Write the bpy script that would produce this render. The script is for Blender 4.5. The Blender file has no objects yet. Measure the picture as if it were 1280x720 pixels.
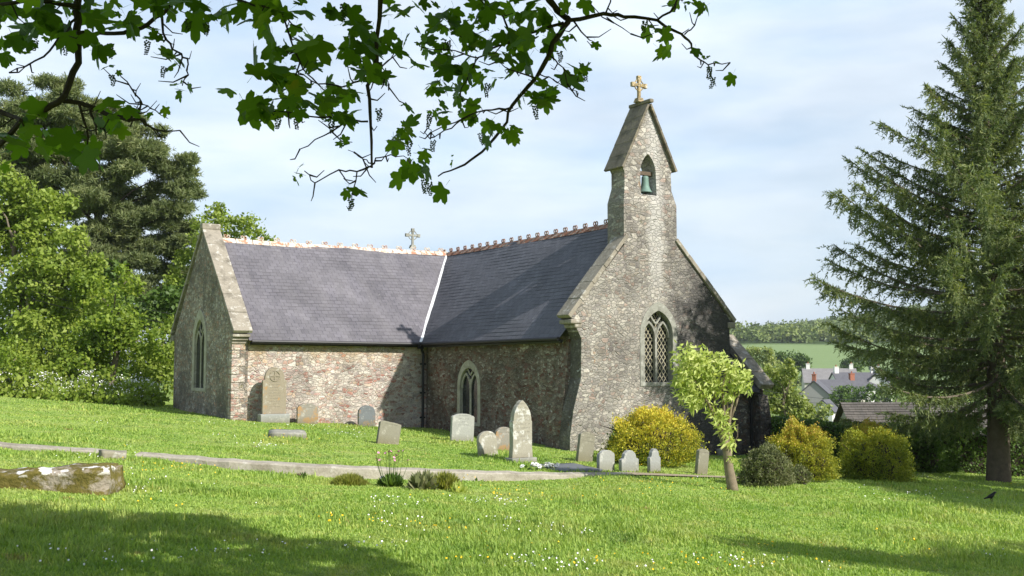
import bpy, bmesh, math, random
import numpy as np
from mathutils import Vector, Matrix, noise as mnoise
random.seed(7); RNG = np.random.default_rng(11)
R = math.radians
sc = bpy.context.scene
col = sc.collection

# ------------------------------------------------------------------ camera, sky, sun, exposure
FPX = 1330.0; EYE = 1.6; PITCH = math.atan(95 / FPX)
cam_d = bpy.data.cameras.new('camera'); cam = bpy.data.objects.new('camera', cam_d); col.objects.link(cam)
cam.location = (0, 0, EYE); cam.rotation_euler = (math.pi / 2 + PITCH, 0, 0)
cam_d.sensor_width = 36; cam_d.lens = FPX / 1280 * 36; cam_d.clip_start = .05; cam_d.clip_end = 6000
sc.camera = cam
SUN = Vector((0.635, -0.4885, 0.5985)).normalized()
SUN_EL = math.asin(SUN.z); SUN_AZ = math.atan2(SUN.x, SUN.y)
sd = bpy.data.lights.new('sun', 'SUN'); sd.energy = 4.9; sd.angle = R(.53); sd.color = (1, .95, .87)
so = bpy.data.objects.new('sun', sd); col.objects.link(so)
so.rotation_euler = SUN.to_track_quat('Z', 'Y').to_euler(); so.location = (20, -15, 30)
sc.view_settings.view_transform = 'Standard'; sc.view_settings.look = 'None'
sc.view_settings.gamma = 1; sc.view_settings.use_curve_mapping = False
sc.view_settings.exposure = 0.5
sc.render.engine = 'CYCLES'
sc.cycles.max_bounces = 6; sc.cycles.diffuse_bounces = 3; sc.cycles.transmission_bounces = 4
sc.cycles.caustics_reflective = False; sc.cycles.caustics_refractive = False

# ------------------------------------------------------------------ node helper
class G:
    def __init__(s, nt): s.nt = nt
    def n(s, t, ins=None, **pr):
        nd = s.nt.nodes.new(t)
        for k, v in pr.items(): setattr(nd, k, v)
        for k, v in (ins or {}).items():
            if isinstance(v, bpy.types.NodeSocket): s.nt.links.new(v, nd.inputs[k])
            else:
                if isinstance(v, tuple) and len(v) == 3 and nd.inputs[k].type == 'RGBA': v = (*v, 1)
                nd.inputs[k].default_value = v
        return nd
    def mix(s, f, a, b, blend='MIX'):
        return s.n('ShaderNodeMix', {0: f, 6: a, 7: b}, data_type='RGBA', blend_type=blend).outputs[2]
    def ramp(s, f, stops, interp='LINEAR'):
        nd = s.n('ShaderNodeValToRGB', {0: f}); cr = nd.color_ramp; cr.interpolation = interp
        while len(cr.elements) < len(stops): cr.elements.new(.5)
        for e, (p, c) in zip(cr.elements, stops):
            e.position = p; e.color = (*c, 1) if isinstance(c, tuple) else (c, c, c, 1)
        return nd.outputs[0]
    def math(s, op, a, b=0., c=None):
        d = {0: a, 1: b}
        if c is not None: d[2] = c
        return s.n('ShaderNodeMath', d, operation=op).outputs[0]
    def noise(s, vec, scale, detail=4, rough=.55, dist=0.):
        return s.n('ShaderNodeTexNoise', {'Vector': vec, 'Scale': scale, 'Detail': float(detail), 'Roughness': rough, 'Distortion': dist}).outputs[0]
    def obj(s): return s.n('ShaderNodeTexCoord').outputs['Object']
    def pos(s): return s.n('ShaderNodeNewGeometry').outputs['Position']
    def mapv(s, vec, scale=(1, 1, 1), loc=(0, 0, 0), rot=(0, 0, 0)):
        return s.n('ShaderNodeMapping', {'Vector': vec, 'Scale': scale, 'Location': loc, 'Rotation': rot}).outputs[0]
    def sep(s, vec): return s.n('ShaderNodeSeparateXYZ', {0: vec}).outputs
    def bump(s, h, strength=.5, dist=.02):
        return s.n('ShaderNodeBump', {'Height': h, 'Strength': strength, 'Distance': dist}).outputs[0]

def new_mat(name):
    m = bpy.data.materials.new(name); m.use_nodes = True
    m.node_tree.nodes.clear(); g = G(m.node_tree)
    g.out = g.n('ShaderNodeOutputMaterial'); return m, g
def finish(g, color, rough=.85, normal=None, spec=.3, metal=0.):
    d = {'Base Color': color, 'Roughness': rough, 'Specular IOR Level': spec, 'Metallic': metal}
    if normal is not None: d['Normal'] = normal
    b = g.n('ShaderNodeBsdfPrincipled', d)
    g.nt.links.new(b.outputs[0], g.out.inputs[0]); return b

# ------------------------------------------------------------------ world
w = bpy.data.worlds.new('World'); sc.world = w; w.use_nodes = True
w.node_tree.nodes.clear(); g = G(w.node_tree)
sky = g.n('ShaderNodeTexSky', sky_type='NISHITA', sun_disc=False, sun_elevation=SUN_EL, sun_rotation=SUN_AZ,
          altitude=50, air_density=1.0, dust_density=1.2, ozone_density=1.2).outputs[0]
dirv = g.n('ShaderNodeTexCoord').outputs['Generated']
cv = g.mapv(dirv, (1.0, 1.0, 3.2), (.3, .1, .2))
cn = g.noise(cv, 2.1, 6, .52, .25)
cn2 = g.noise(g.mapv(dirv, (1.6, 1.6, 7.0), (2.3, .4, .9)), 2.6, 5, .5, .5)
cl = g.math('ADD', g.math('MULTIPLY', cn, .74), g.math('MULTIPLY', cn2, .26))
cm = g.ramp(cl, [(.34, .5), (.50, .76), (.66, .98)])
cloudc = g.ramp(g.noise(g.mapv(dirv, (1.5, 1.5, 6), (.7, 3.1, .2)), 3.3, 4, .5), [(.36, (6.0, 7.5, 9.2)), (.62, (8.2, 9.1, 10.0))])
dz = g.sep(dirv)
# cloud thinned overhead and behind the view, out of sight, to lower sky fill
low = g.n('ShaderNodeMapRange', {0: dz[2], 1: .40, 2: .72, 3: 1., 4: .45}).outputs[0]
ahead = g.n('ShaderNodeMapRange', {0: dz[1], 1: -.35, 2: .25, 3: .65, 4: 1.}).outputs[0]
skyc = g.mix(g.math('MULTIPLY', cm, g.math('MULTIPLY', low, ahead)), sky, cloudc)
bg = g.n('ShaderNodeBackground', {0: skyc, 1: .088})
wo = g.n('ShaderNodeOutputWorld'); g.nt.links.new(bg.outputs[0], wo.inputs[0])

# ------------------------------------------------------------------ mesh helpers
class MB:
    """collects verts / faces / uvs of ONE mesh"""
    def __init__(s): s.v = []; s.f = []; s.uv = {}
    def add(s, vs, fs, uvs=None):
        o = len(s.v); s.v += [tuple(p) for p in vs]
        for i, f in enumerate(fs):
            if uvs is not None: s.uv[len(s.f)] = uvs[i]
            s.f.append(tuple(o + k for k in f))
    def box(s, c, d, rot=None, taper=1.0):
        x, y, z = d[0] / 2, d[1] / 2, d[2] / 2
        vs = [Vector((sx * x * (taper if sz > 0 else 1), sy * y * (taper if sz > 0 else 1), sz * z)) for sz in (-1, 1) for sx, sy in ((-1, -1), (1, -1), (1, 1), (-1, 1))]
        if rot is not None: vs = [rot @ q for q in vs]
        vs = [q + Vector(c) for q in vs]
        s.add(vs, [(0, 3, 2, 1), (4, 5, 6, 7), (0, 1, 5, 4), (1, 2, 6, 5), (2, 3, 7, 6), (3, 0, 4, 7)])
    def hexa(s, b, t):
        s.add(list(b) + list(t), [(0, 3, 2, 1), (4, 5, 6, 7), (0, 1, 5, 4), (1, 2, 6, 5), (2, 3, 7, 6), (3, 0, 4, 7)])
    def tube(s, pts, rad, n=6, cap=True):
        pts = [Vector(p) for p in pts]
        if not hasattr(rad, '__len__'): rad = [rad] * len(pts)
        rings = []; up = Vector((0, 0, 1))
        for i, p in enumerate(pts):
            t = (pts[min(i + 1, len(pts) - 1)] - pts[max(i - 1, 0)])
            t = t.normalized() if t.length > 1e-9 else Vector((0, 0, 1))
            if i == 0:
                a = t.cross(up)
                if a.length < .05: a = t.cross(Vector((1, 0, 0)))
            else:
                a = a - t * a.dot(t)
                if a.length < 1e-4: a = t.cross(up) if t.cross(up).length > .05 else t.cross(Vector((1, 0, 0)))
            a.normalize(); b = t.cross(a)
            rings.append([p + (a * math.cos(2 * math.pi * k / n) + b * math.sin(2 * math.pi * k / n)) * rad[i] for k in range(n)])
        fs = []
        for i in range(len(pts) - 1):
            for k in range(n):
                fs.append((i * n + k, i * n + (k + 1) % n, (i + 1) * n + (k + 1) % n, (i + 1) * n + k))
        if cap:
            fs.append(tuple(range(n - 1, -1, -1))); fs.append(tuple((len(pts) - 1) * n + k for k in range(n)))
        s.add([q for r in rings for q in r], fs)
    def lathe(s, prof, c, n=20):
        vs = []; fs = []
        for r, z in prof:
            for k in range(n): vs.append((c[0] + r * math.cos(2 * math.pi * k / n), c[1] + r * math.sin(2 * math.pi * k / n), c[2] + z))
        for i in range(len(prof) - 1):
            for k in range(n): fs.append((i * n + k, i * n + (k + 1) % n, (i + 1) * n + (k + 1) % n, (i + 1) * n + k))
        s.add(vs, fs)
    def slab(s, outline, holes, fmap, thick):
        """2-D outline with holes -> extruded solid; fmap(s, z, t) gives the 3-D point, t from 0 to thick"""
        bm = bmesh.new(); es = []
        for lp in [outline] + holes:
            vv = [bm.verts.new((p[0], p[1], 0)) for p in lp]
            for i in range(len(vv)): es.append(bm.edges.new((vv[i], vv[(i + 1) % len(vv)])))
        bmesh.ops.triangle_fill(bm, use_beauty=True, edges=es)
        bm.verts.index_update()
        n = len(bm.verts); co = [v.co.copy() for v in bm.verts]; tri = [[v.index for v in f.verts] for f in bm.faces]
        bm.free()
        vs = [fmap(c.x, c.y, 0) for c in co] + [fmap(c.x, c.y, thick) for c in co]
        fs = [tuple(t) for t in tri] + [tuple(n + i for i in reversed(t)) for t in tri]
        k = 0
        for lp in [outline] + holes:
            m = len(lp)
            for i in range(m): fs.append((k + i, k + (i + 1) % m, n + k + (i + 1) % m, n + k + i))
            k += m
        s.add(vs, fs)
    def build(s, name, mat, parent=None, smooth=False, bevel=0.):
        me = bpy.data.meshes.new(name); me.from_pydata(s.v, [], s.f)
        if s.uv:
            ul = me.uv_layers.new(name='UVMap')
            for fi, uvs in s.uv.items():
                p = me.polygons[fi]
                for li, q in zip(p.loop_indices, uvs): ul.data[li].uv = q
        bm = bmesh.new(); bm.from_mesh(me)
        bmesh.ops.recalc_face_normals(bm, faces=bm.faces)
        if bevel:
            bmesh.ops.bevel(bm, geom=[e for e in bm.edges if len(e.link_faces) == 2 and e.calc_face_angle(0) > .5], offset=bevel, segments=2, affect='EDGES', profile=.5)
        bm.to_mesh(me); bm.free()
        if smooth:
            for p in me.polygons: p.use_smooth = True
        return link(name, me, mat, parent)
def link(name, me, mat, parent=None):
    o = bpy.data.objects.new(name, me); col.objects.link(o)
    if mat is not None: me.materials.append(mat)
    if parent is not None: o.parent = parent
    return o
def tag(o, label=None, cat=None, group=None, kind=None):
    if label: o['label'] = label
    if cat: o['category'] = cat
    if group: o['group'] = group
    if kind: o['kind'] = kind
    return o
def empty(name, loc=(0, 0, 0), rz=0., label=None, cat=None, group=None):
    o = bpy.data.objects.new(name, None); col.objects.link(o); o.location = loc; o.rotation_euler = (0, 0, rz)
    o.empty_display_size = .3
    return tag(o, label, cat, group)
def np_mesh(name, V, F, mat, parent=None, smooth=False):
    """V (n,3) and F (m,k): fast mesh of equal-sized faces"""
    V = np.ascontiguousarray(V, np.float32); F = np.ascontiguousarray(F, np.int32)
    me = bpy.data.meshes.new(name); m, k = F.shape
    me.vertices.add(len(V)); me.vertices.foreach_set('co', V.ravel())
    me.loops.add(m * k); me.loops.foreach_set('vertex_index', F.ravel())
    me.polygons.add(m); me.polygons.foreach_set('loop_start', np.arange(0, m * k, k, dtype=np.int32))
    if smooth: me.polygons.foreach_set('use_smooth', np.ones(m, bool))
    me.update(calc_edges=True)
    return link(name, me, mat, parent)
def unit(a): return a / np.maximum(np.linalg.norm(a, axis=-1, keepdims=True), 1e-9)
def frames(axis, nrm):
    """rotation matrices whose local Y is axis and local Z is close to nrm"""
    y = unit(axis); x = unit(np.cross(y, nrm)); z = np.cross(x, y)
    return np.stack([x, y, z], -1)
def scatter(tv, tf, Rm, T, S):
    tv = np.asarray(tv, float); tf = np.asarray(tf, int); N = len(T)
    S = np.asarray(S, float); S = S[:, None, None] if S.ndim == 1 else S[:, None, :]
    V = np.einsum('nij,nkj->nki', Rm, tv[None] * S) + T[:, None, :]
    F = (tf[None] + (np.arange(N) * len(tv))[:, None, None]).reshape(-1, tf.shape[1])
    return V.reshape(-1, 3), F
LEAF_V = [(0, 0, 0), (.34, .42, .06), (0, 1, -.05), (-.34, .42, .06), (0, .45, -.03)]
LEAF_F = [(0, 1, 4), (1, 2, 4), (2, 3, 4), (3, 0, 4)]
DIAM_V = [(0, 0, 0), (.4, .5, .08), (0, 1, 0), (-.4, .5, .08)]
DIAM_F = [(0, 1, 2, 3)]
NEED_V = [(-.5, 0, 0), (.5, 0, 0), (.3, 1, 0), (-.3, 1, 0)]
NEED_F = [(0, 1, 2, 3)]

# ------------------------------------------------------------------ places
YAW = .565; X0 = 1.7; D0 = 31.0; W = 6.36; LN = 9.35; LT = 6.94; WT = 7.65
uv_ = np.array([-math.sin(YAW), math.cos(YAW)]); vv_ = np.array([math.cos(YAW), math.sin(YAW)])
def ray(px, py):
    k = (360 - py) / FPX; c, s = math.cos(PITCH), math.sin(PITCH)
    return np.array([(px - 640) / FPX, c - k * s, s + k * c])
def at(px, py, Y):
    r = ray(px, py); t = Y / r[1]; return np.array([0, 0, EYE]) + t * r
def church_local(x, y):
    dx, dy = x - X0, y - D0
    return dx * vv_[0] + dy * vv_[1], dx * uv_[0] + dy * uv_[1]
def sstep(x, a, b):
    t = np.clip((x - a) / (b - a), 0, 1); return t * t * (3 - 2 * t)
KL = np.array([(-9.6, 19.2), (-8.6, 19.15), (-7.4, 19.2), (-6.3, 19.2), (-4.9, 19.05), (-3.5, 19.25), (-2.2, 19.7), (-.6, 20.4), (.8, 21.2), (2.4, 22.6)])
KD = np.array([.03, .10, .03, .03, .16, .20, .20, .15, .09, .01])
def plane_z(x, y): return -.069 * np.clip(x, -26, 26) - .0248 * np.clip(y, -30, 60)
PY = np.array([40., 60, 85, 150, 235, 320, 400, 470, 560, 760, 960, 1400, 4000])
PZ = np.array([0., -.5, -3.0, -7.5, -9.0, -6.0, 0.5, 5.0, 14.0, 31., 42., 20., 0.])
def ground_z(x, y):
    x = np.asarray(x, float); y = np.asarray(y, float)
    z = plane_z(x, y)
    ky = np.interp(x, KL[:, 0], KL[:, 1]); kd = np.interp(x, KL[:, 0], KD, left=0, right=0)
    d = ky - y
    z = z - np.where(d > 0, kd * np.exp(-np.maximum(d, 0) / 3.0), 0)
    far = np.interp(y, PY, PZ, left=0)
    far = far + sstep(y, 560, 900) * (np.clip(x, -200, 700) - 315) * .135
    far = far * sstep(x, -25, 12)
    fade = 1 - sstep(y, 60, 160)
    z = z * fade + far + (1 - fade) * (-1.5)
    z = z + .025 * np.sin(x * 1.3 + .7 * y) * np.sin(.9 * y - .4 * x) * sstep(np.hypot(x, y), 5, 10)
    return z
def gz(x, y): return float(ground_z(x, y))
def ground_at(px, py):
    r = ray(px, py); lo, hi = 3.0, 60.0
    for _ in range(50):
        m = (lo + hi) / 2; p = r * m / r[1]
        if EYE + p[2] > gz(p[0], p[1]): lo = m
        else: hi = m
    p = r * lo / r[1]; return np.array([p[0], p[1], gz(p[0], p[1])])

# ------------------------------------------------------------------ materials
def stone_mat(name, palette, mortar, scale=4.6, flat=1.9, edge=.05, stain=None, white=.0, lighten=1.0, moss=0., streak=False, damp=.0, smear=.6):
    m, g = new_mat(name); P = g.obj()
    Pn = g.n('ShaderNodeTexNoise', {'Vector': P, 'Scale': 3.0, 'Detail': 2.0}).outputs['Color']
    Pd = g.n('ShaderNodeMixRGB', {0: .045, 1: P, 2: Pn}, blend_type='LINEAR_LIGHT').outputs[0]
    V = g.mapv(Pd, (1, 1, flat)); scale = scale * 1.45
    V = g.n('ShaderNodeMixRGB', {0: .25, 1: V, 2: g.n('ShaderNodeTexNoise', {'Vector': P, 'Scale': 1.3, 'Detail': 1.0}).outputs['Color']}, blend_type='LINEAR_LIGHT').outputs[0]
    vo = g.n('ShaderNodeTexVoronoi', {'Vector': V, 'Scale': scale, 'Randomness': .9})
    ve = g.n('ShaderNodeTexVoronoi', {'Vector': V, 'Scale': scale, 'Randomness': .9}, feature='DISTANCE_TO_EDGE').outputs[0]
    rnd = g.n('ShaderNodeSeparateColor', {0: vo.outputs['Color']}).outputs
    n = len(palette)
    c = g.ramp(rnd[0], [(i / n, palette[i]) for i in range(n)], 'CONSTANT')
    c = g.mix(1.0, c, g.ramp(rnd[1], [(0, .70), (1, 1.2)]), 'MULTIPLY')
    fine = g.noise(P, 22, 5, .65); mid = g.noise(P, 5.5, 5, .6); big = g.noise(P, .8, 4, .55)
    c = g.mix(1.0, c, g.ramp(fine, [(.3, .55), (.7, 1.35)]), 'MULTIPLY')
    mw = g.math('ADD', edge, g.math('MULTIPLY', mid, .05))
    mort = g.math('SMOOTHSTEP', ve, 0., 1.) if False else g.math('SUBTRACT', 1., g.n('ShaderNodeMapRange', {0: ve, 1: g.math('MULTIPLY', mw, .35), 2: mw, 3: 0., 4: 1.}).outputs[0])
    mc = g.mix(g.ramp(fine, [(.35, 0.), (.7, 1.)]), tuple(.72 * k for k in mortar), mortar)
    c = g.mix(mort, c, mc)
    # mortar smeared over the stones in patches
    c = g.mix(g.ramp(g.noise(P, 2.3, 6, .68), [(.46 - .25 * (smear - .6), 0.), (.66, smear)]), c, mc)
    if white > 0:
        c = g.mix(g.ramp(g.noise(P, 7.5, 4, .6), [(.66 - .1 * white, 0.), (.72 - .1 * white, .8)]), c, (.62, .61, .57))
    c = g.mix(1.0, c, g.ramp(big, [(.3, .66), (.7, 1.16)]), 'MULTIPLY')
    c = g.mix(g.ramp(g.noise(g.mapv(P, (1, 1, 1), (9, 2, 4)), 1.5, 5, .68), [(.54, 0.), (.66, .42)]), c, (.17, .155, .14))
    if stain is not None:
        c = stain(g, P, c)
    z = g.sep(P)[2]
    if damp > 0:
        dk = g.math('MULTIPLY', g.n('ShaderNodeMapRange', {0: g.math('ADD', z, g.math('MULTIPLY', mid, .9)), 1: -.9, 2: .5, 3: 1., 4: 0.}).outputs[0], damp)
        c = g.mix(dk, c, (.07, .068, .055))
    if moss > 0:
        c = g.mix(g.ramp(g.noise(P, 3.1, 6, .7), [(.62 - moss * .12, 0.), (.72 - moss * .1, .75)]), c, (.11, .10, .04))
    c = g.mix(1.0, c, (lighten, lighten, lighten), 'MULTIPLY')
    h = g.math('ADD', g.math('MULTIPLY', g.math('SUBTRACT', 1., mort), .8), g.math('MULTIPLY', fine, .5))
    finish(g, c, .92, g.bump(h, .9, .055), .15)
    return m
def stain_tone_front(g, P, c):
    x, y, z = g.sep(P)
    nz = g.noise(P, 1.1, 6, .68)
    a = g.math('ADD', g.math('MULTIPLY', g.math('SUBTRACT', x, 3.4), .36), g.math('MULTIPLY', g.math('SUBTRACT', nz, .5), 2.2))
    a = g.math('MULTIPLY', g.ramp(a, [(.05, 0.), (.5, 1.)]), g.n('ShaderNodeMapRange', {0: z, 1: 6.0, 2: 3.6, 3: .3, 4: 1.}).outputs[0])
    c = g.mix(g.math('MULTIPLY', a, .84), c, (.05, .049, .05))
    # mottled dark tone over the side face of the corner buttress
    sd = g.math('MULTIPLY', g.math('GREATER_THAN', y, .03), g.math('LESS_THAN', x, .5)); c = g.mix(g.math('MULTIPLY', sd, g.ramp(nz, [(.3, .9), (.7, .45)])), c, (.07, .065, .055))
    # pale run of lime below the bell opening
    b = g.math('SUBTRACT', 1., g.math('ABSOLUTE', g.math('MULTIPLY', g.math('SUBTRACT', x, 3.25), 2.0)))
    b = g.math('ADD', b, g.math('MULTIPLY', g.math('SUBTRACT', g.noise(P, 2.6, 5, .7), .5), 1.6))
    b = g.math('MULTIPLY', g.ramp(b, [(.2, 0.), (.7, .6)]), g.n('ShaderNodeMapRange', {0: z, 1: 3.4, 2: 4.6, 3: 0., 4: 1.}).outputs[0])
    c = g.mix(b, c, (.55, .535, .50))
    # white spots of lichen in the dark part
    c = g.mix(g.math('MULTIPLY', g.ramp(g.noise(P, 6., 3, .5), [(.68, 0.), (.71, 1.)]), .7), c, (.52, .52, .50))
    # orange patch of lichen / brick
    return g.mix(g.ramp(g.noise(g.mapv(P, (1, 1, 1), (4.2, 1, 3.3)), 2.1, 3, .5), [(.72, 0.), (.76, .55)]), c, (.42, .22, .09))
def stain_dark(g, P, c):
    nz = g.noise(P, .9, 6, .7)
    c = g.mix(g.ramp(nz, [(.42, 0.), (.62, .65)]), c, (.075, .07, .06))
    return g.mix(g.math('MULTIPLY', g.ramp(g.noise(P, 8., 3, .5), [(.66, 0.), (.70, 1.)]), .75), c, (.52, .52, .50))
def stain_top(g, P, c):   # ochre tint of the courses under the eaves
    z = g.sep(P)[2]
    a = g.math('MULTIPLY', g.n('ShaderNodeMapRange', {0: z, 1: 1.5, 2: 2.3, 3: 0., 4: 1.}).outputs[0], g.ramp(g.noise(P, 1.3, 4, .6), [(.4, 0.), (.6, .7)]))
    return g.mix(a, c, (.44, .32, .16))
PINK = [(.46, .37, .32), (.38, .25, .22), (.54, .48, .42), (.36, .18, .14), (.45, .35, .31), (.58, .52, .45), (.37, .30, .29), (.50, .38, .28), (.38, .20, .16), (.50, .43, .38), (.64, .59, .52)]
GREY = [(.36, .33, .285), (.31, .285, .255), (.43, .405, .35), (.34, .30, .25), (.38, .345, .305), (.27, .245, .225), (.47, .435, .375), (.35, .27, .225), (.41, .375, .32)]
BRWN = [(.26, .22, .18), (.18, .155, .14), (.33, .28, .22), (.23, .16, .12), (.40, .36, .31), (.19, .17, .155), (.30, .19, .14)]
RUST_SHADED = [(.28, .20, .16), (.22, .11, .09), (.36, .30, .24), (.19, .08, .06), (.29, .22, .18), (.46, .42, .36), (.23, .18, .15)]  # the pink wall's stones, darkened to put the nave wall's shade into colour
M = {}
M['transept_side'] = stone_mat('pink_rubble', PINK, (.66, .60, .52), 4.0, 1.9, .06, stain_top, .3, 1.05, smear=.72)
M['nave_side'] = stone_mat('shaded_rust_rubble', RUST_SHADED, (.34, .29, .23), 4.3, 2.0, .05, stain_dark, .15, 1.0, damp=.3)
M['front'] = stone_mat('grey_rubble', GREY, (.42, .40, .355), 4.3, 1.8, .06, stain_tone_front, .1, .97, damp=.25)
M['gable_left'] = stone_mat('brown_rubble', BRWN, (.36, .32, .26), 3.8, 1.9, .05, stain_dark, .5, 1.45, moss=.2, damp=.25)
M['bellcote'] = stone_mat('bellcote_stone', GREY, (.41, .385, .34), 3.6, 1.9, .05, stain_tone_front, .1, .98, moss=.1)
M['porch'] = stone_mat('porch_stone', BRWN, (.22, .21, .2), 4.0, 1.8, .05, stain_dark, .3, .72)
def worn_mat(name, c, lich=(.52, .50, .45), dark=(.10, .09, .07), s=1.):
    m, g = new_mat(name); P = g.obj(); n1 = g.noise(P, 2.2 * s, 6, .7); n2 = g.noise(P, 19 * s, 5, .65); n3 = g.noise(g.mapv(P, (1, 1, 1), (5, 3, 1)), 4.5 * s, 5, .68)
    cc = g.mix(n2, tuple(k * .65 for k in c), tuple(k * 1.3 for k in c))
    cc = g.mix(g.ramp(n1, [(.46, 0.), (.66, .7)]), cc, dark); cc = g.mix(g.ramp(n3, [(.56, 0.), (.66, .75)]), cc, lich)
    finish(g, cc, .93, g.bump(g.math('ADD', n2, n3), .6, .02), .12); return m
M['coping'] = worn_mat('coping_stone', (.30, .27, .22))
M['pale_dressed'] = worn_mat('pale_dressed_stone', (.42, .40, .32), (.54, .53, .47), (.22, .20, .15), 1.4)
M['dressed'] = worn_mat('dressed_stone', (.30, .30, .26), (.42, .42, .38), (.14, .135, .115), 1.4)
M['bellroof'] = worn_mat('bellcote_roof_stone', (.20, .175, .135), (.33, .28, .17), (.07, .065, .05))
def simple(name, c, rough=.6, spec=.4, metal=0., var=.25, scale=14, bumpd=.004):
    m, g = new_mat(name); P = g.obj(); n = g.noise(P, scale, 5, .6)
    cc = g.mix(n, tuple(k * (1 - var) for k in c), tuple(min(1, k * (1 + var)) for k in c))
    finish(g, cc, rough, g.bump(n, .4, bumpd), spec, metal); return m
M['gutter'] = simple('black_iron', (.014, .014, .016), .5, .4)
M['lead'] = simple('white_lead', (.78, .79, .80), .5, .4, 0., .08)
M['verdigris'] = simple('verdigris', (.15, .235, .20), .65, .3, .2, .3, 9)
M['iron'] = simple('rusty_iron', (.07, .05, .04), .8)
M['wood'] = simple('old_timber', (.11, .08, .055), .85)
M['bark_dark'] = simple('dark_bark', (.055, .045, .036), .95, .1, 0, .45, 18, .02)
M['bark'] = simple('bark', (.17, .14, .11), .95, .1, 0, .4, 14, .02)
M['bark_pale'] = simple('pale_bark', (.30, .26, .20), .9, .1, 0, .35, 20, .01)
M['bark_spruce'] = simple('spruce_bark', (.11, .088, .068), .95, .1, 0, .6, 7, .03)
M['bark_young'] = simple('mottled_bark', (.21, .17, .12), .9, .1, 0, .7, 9, .02)
M['white_paint'] = simple('white_render', (.78, .77, .74), .8, .2, 0, .06, 3)
M['cream_paint'] = simple('cream_render', (.55, .52, .45), .8, .2, 0, .08, 3)
M['grey_render'] = simple('grey_render', (.34, .33, .32), .85, .2, 0, .1, 3)
M['house_slate'] = simple('house_slate', (.10, .10, .115), .7, .3, 0, .3, 1.3)
M['house_slate_pale'] = simple('pale_house_slate', (.22, .21, .21), .7, .3, 0, .3, 1.3)
M['brick_red'] = simple('red_brick', (.33, .13, .08), .85, .2, 0, .3, 6)
M['petal_white'] = simple('white_petals', (.82, .82, .80), .7, .2, 0, .06, 30)
M['petal_yellow'] = simple('yellow_petals', (.78, .50, .02), .6, .2, 0, .15, 30)
M['petal_pink'] = simple('pink_petals', (.62, .27, .42), .7, .2, 0, .2, 30)
M['petal_purple'] = simple('purple_petals', (.22, .14, .60), .7, .2, 0, .2, 30)
M['black_feather'] = simple('black_feathers', (.006, .006, .008), .5, .2, 0, .3, 30)
M['grey_slab'] = simple('dark_slab', (.13, .14, .15), .7, .3, 0, .25, 8)
M['earth'] = simple('trodden_earth', (.30, .25, .18), .95, .1, 0, .3, 5, .02)
m, g = new_mat('dark_glass'); n = g.noise(g.obj(), 2.2, 3, .5)
finish(g, g.ramp(n, [(.3, (.012, .014, .016)), (.7, (.05, .052, .05))]), .12, g.bump(g.noise(g.obj(), 3.5, 2), .15, .02), .5); M['glass'] = m
m, g = new_mat('terracotta'); P = g.obj(); n = g.noise(P, 7, 5, .65)
c = g.ramp(g.noise(P, 3.5, 3), [(.3, (.20, .085, .05)), (.7, (.34, .16, .10))])
c = g.mix(g.ramp(n, [(.48, 0.), (.62, .8)]), c, (.42, .39, .34)); finish(g, c, .9, g.bump(n, .5, .01)); M['terracotta'] = m
m, g = new_mat('limed_ridge'); P = g.obj(); n = g.noise(P, 4.5, 6, .72)
c = g.mix(g.ramp(n, [(.47, 0.), (.57, 1.)]), (.62, .57, .49), (.38, .19, .12)); finish(g, c, .9, g.bump(n, .5, .012)); M['limed'] = m
def slate_mat(name, base, streak, w=.26, h=.205):
    m, g = new_mat(name); U = g.n('ShaderNodeTexCoord').outputs['UV']; P = g.obj()
    b = g.n('ShaderNodeTexBrick', {'Vector': U, 'Color1': (.83, .83, .83), 'Color2': (1.13, 1.13, 1.13), 'Mortar': (.36, .36, .36), 'Scale': 1.0,
                                   'Mortar Size': .010, 'Mortar Smooth': .3, 'Bias': 0., 'Brick Width': w, 'Row Height': h}, offset=.5)
    c = g.mix(1., base, b.outputs[0], 'MULTIPLY')
    st = g.noise(g.mapv(U, (1.6, .22, 1)), 1.0, 6, .68)
    c = g.mix(g.ramp(st, [(.40, 0.), (.72, .6)]), c, streak)
    sp = g.noise(U, 9, 3, .6); c = g.mix(g.ramp(sp, [(.67, 0.), (.72, .6)]), c, (.30, .30, .29))
    c = g.mix(1., c, g.ramp(g.noise(U, .5, 4, .6), [(.3, .78), (.7, 1.2)]), 'MULTIPLY')
    finish(g, c, g.ramp(g.noise(U, 5, 3), [(0., .5), (1., .75)]), g.bump(g.math('ADD', b.outputs[1], g.math('MULTIPLY', g.noise(U, 14, 3), -.6)), -.3, .004), .35)
    return m
M['slate_light'] = slate_mat('purple_slate', (.132, .125, .143), (.185, .175, .182))
M['slate_dark'] = slate_mat('glancing_dark_slate', (.105, .105, .122), (.075, .077, .088))  # same slate, colour darkened and blued for glancing light on the nave slope
M['roof_tiles'] = slate_mat('weathered_tiles', (.13, .115, .10), (.09, .085, .075), .25, .3)

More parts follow.
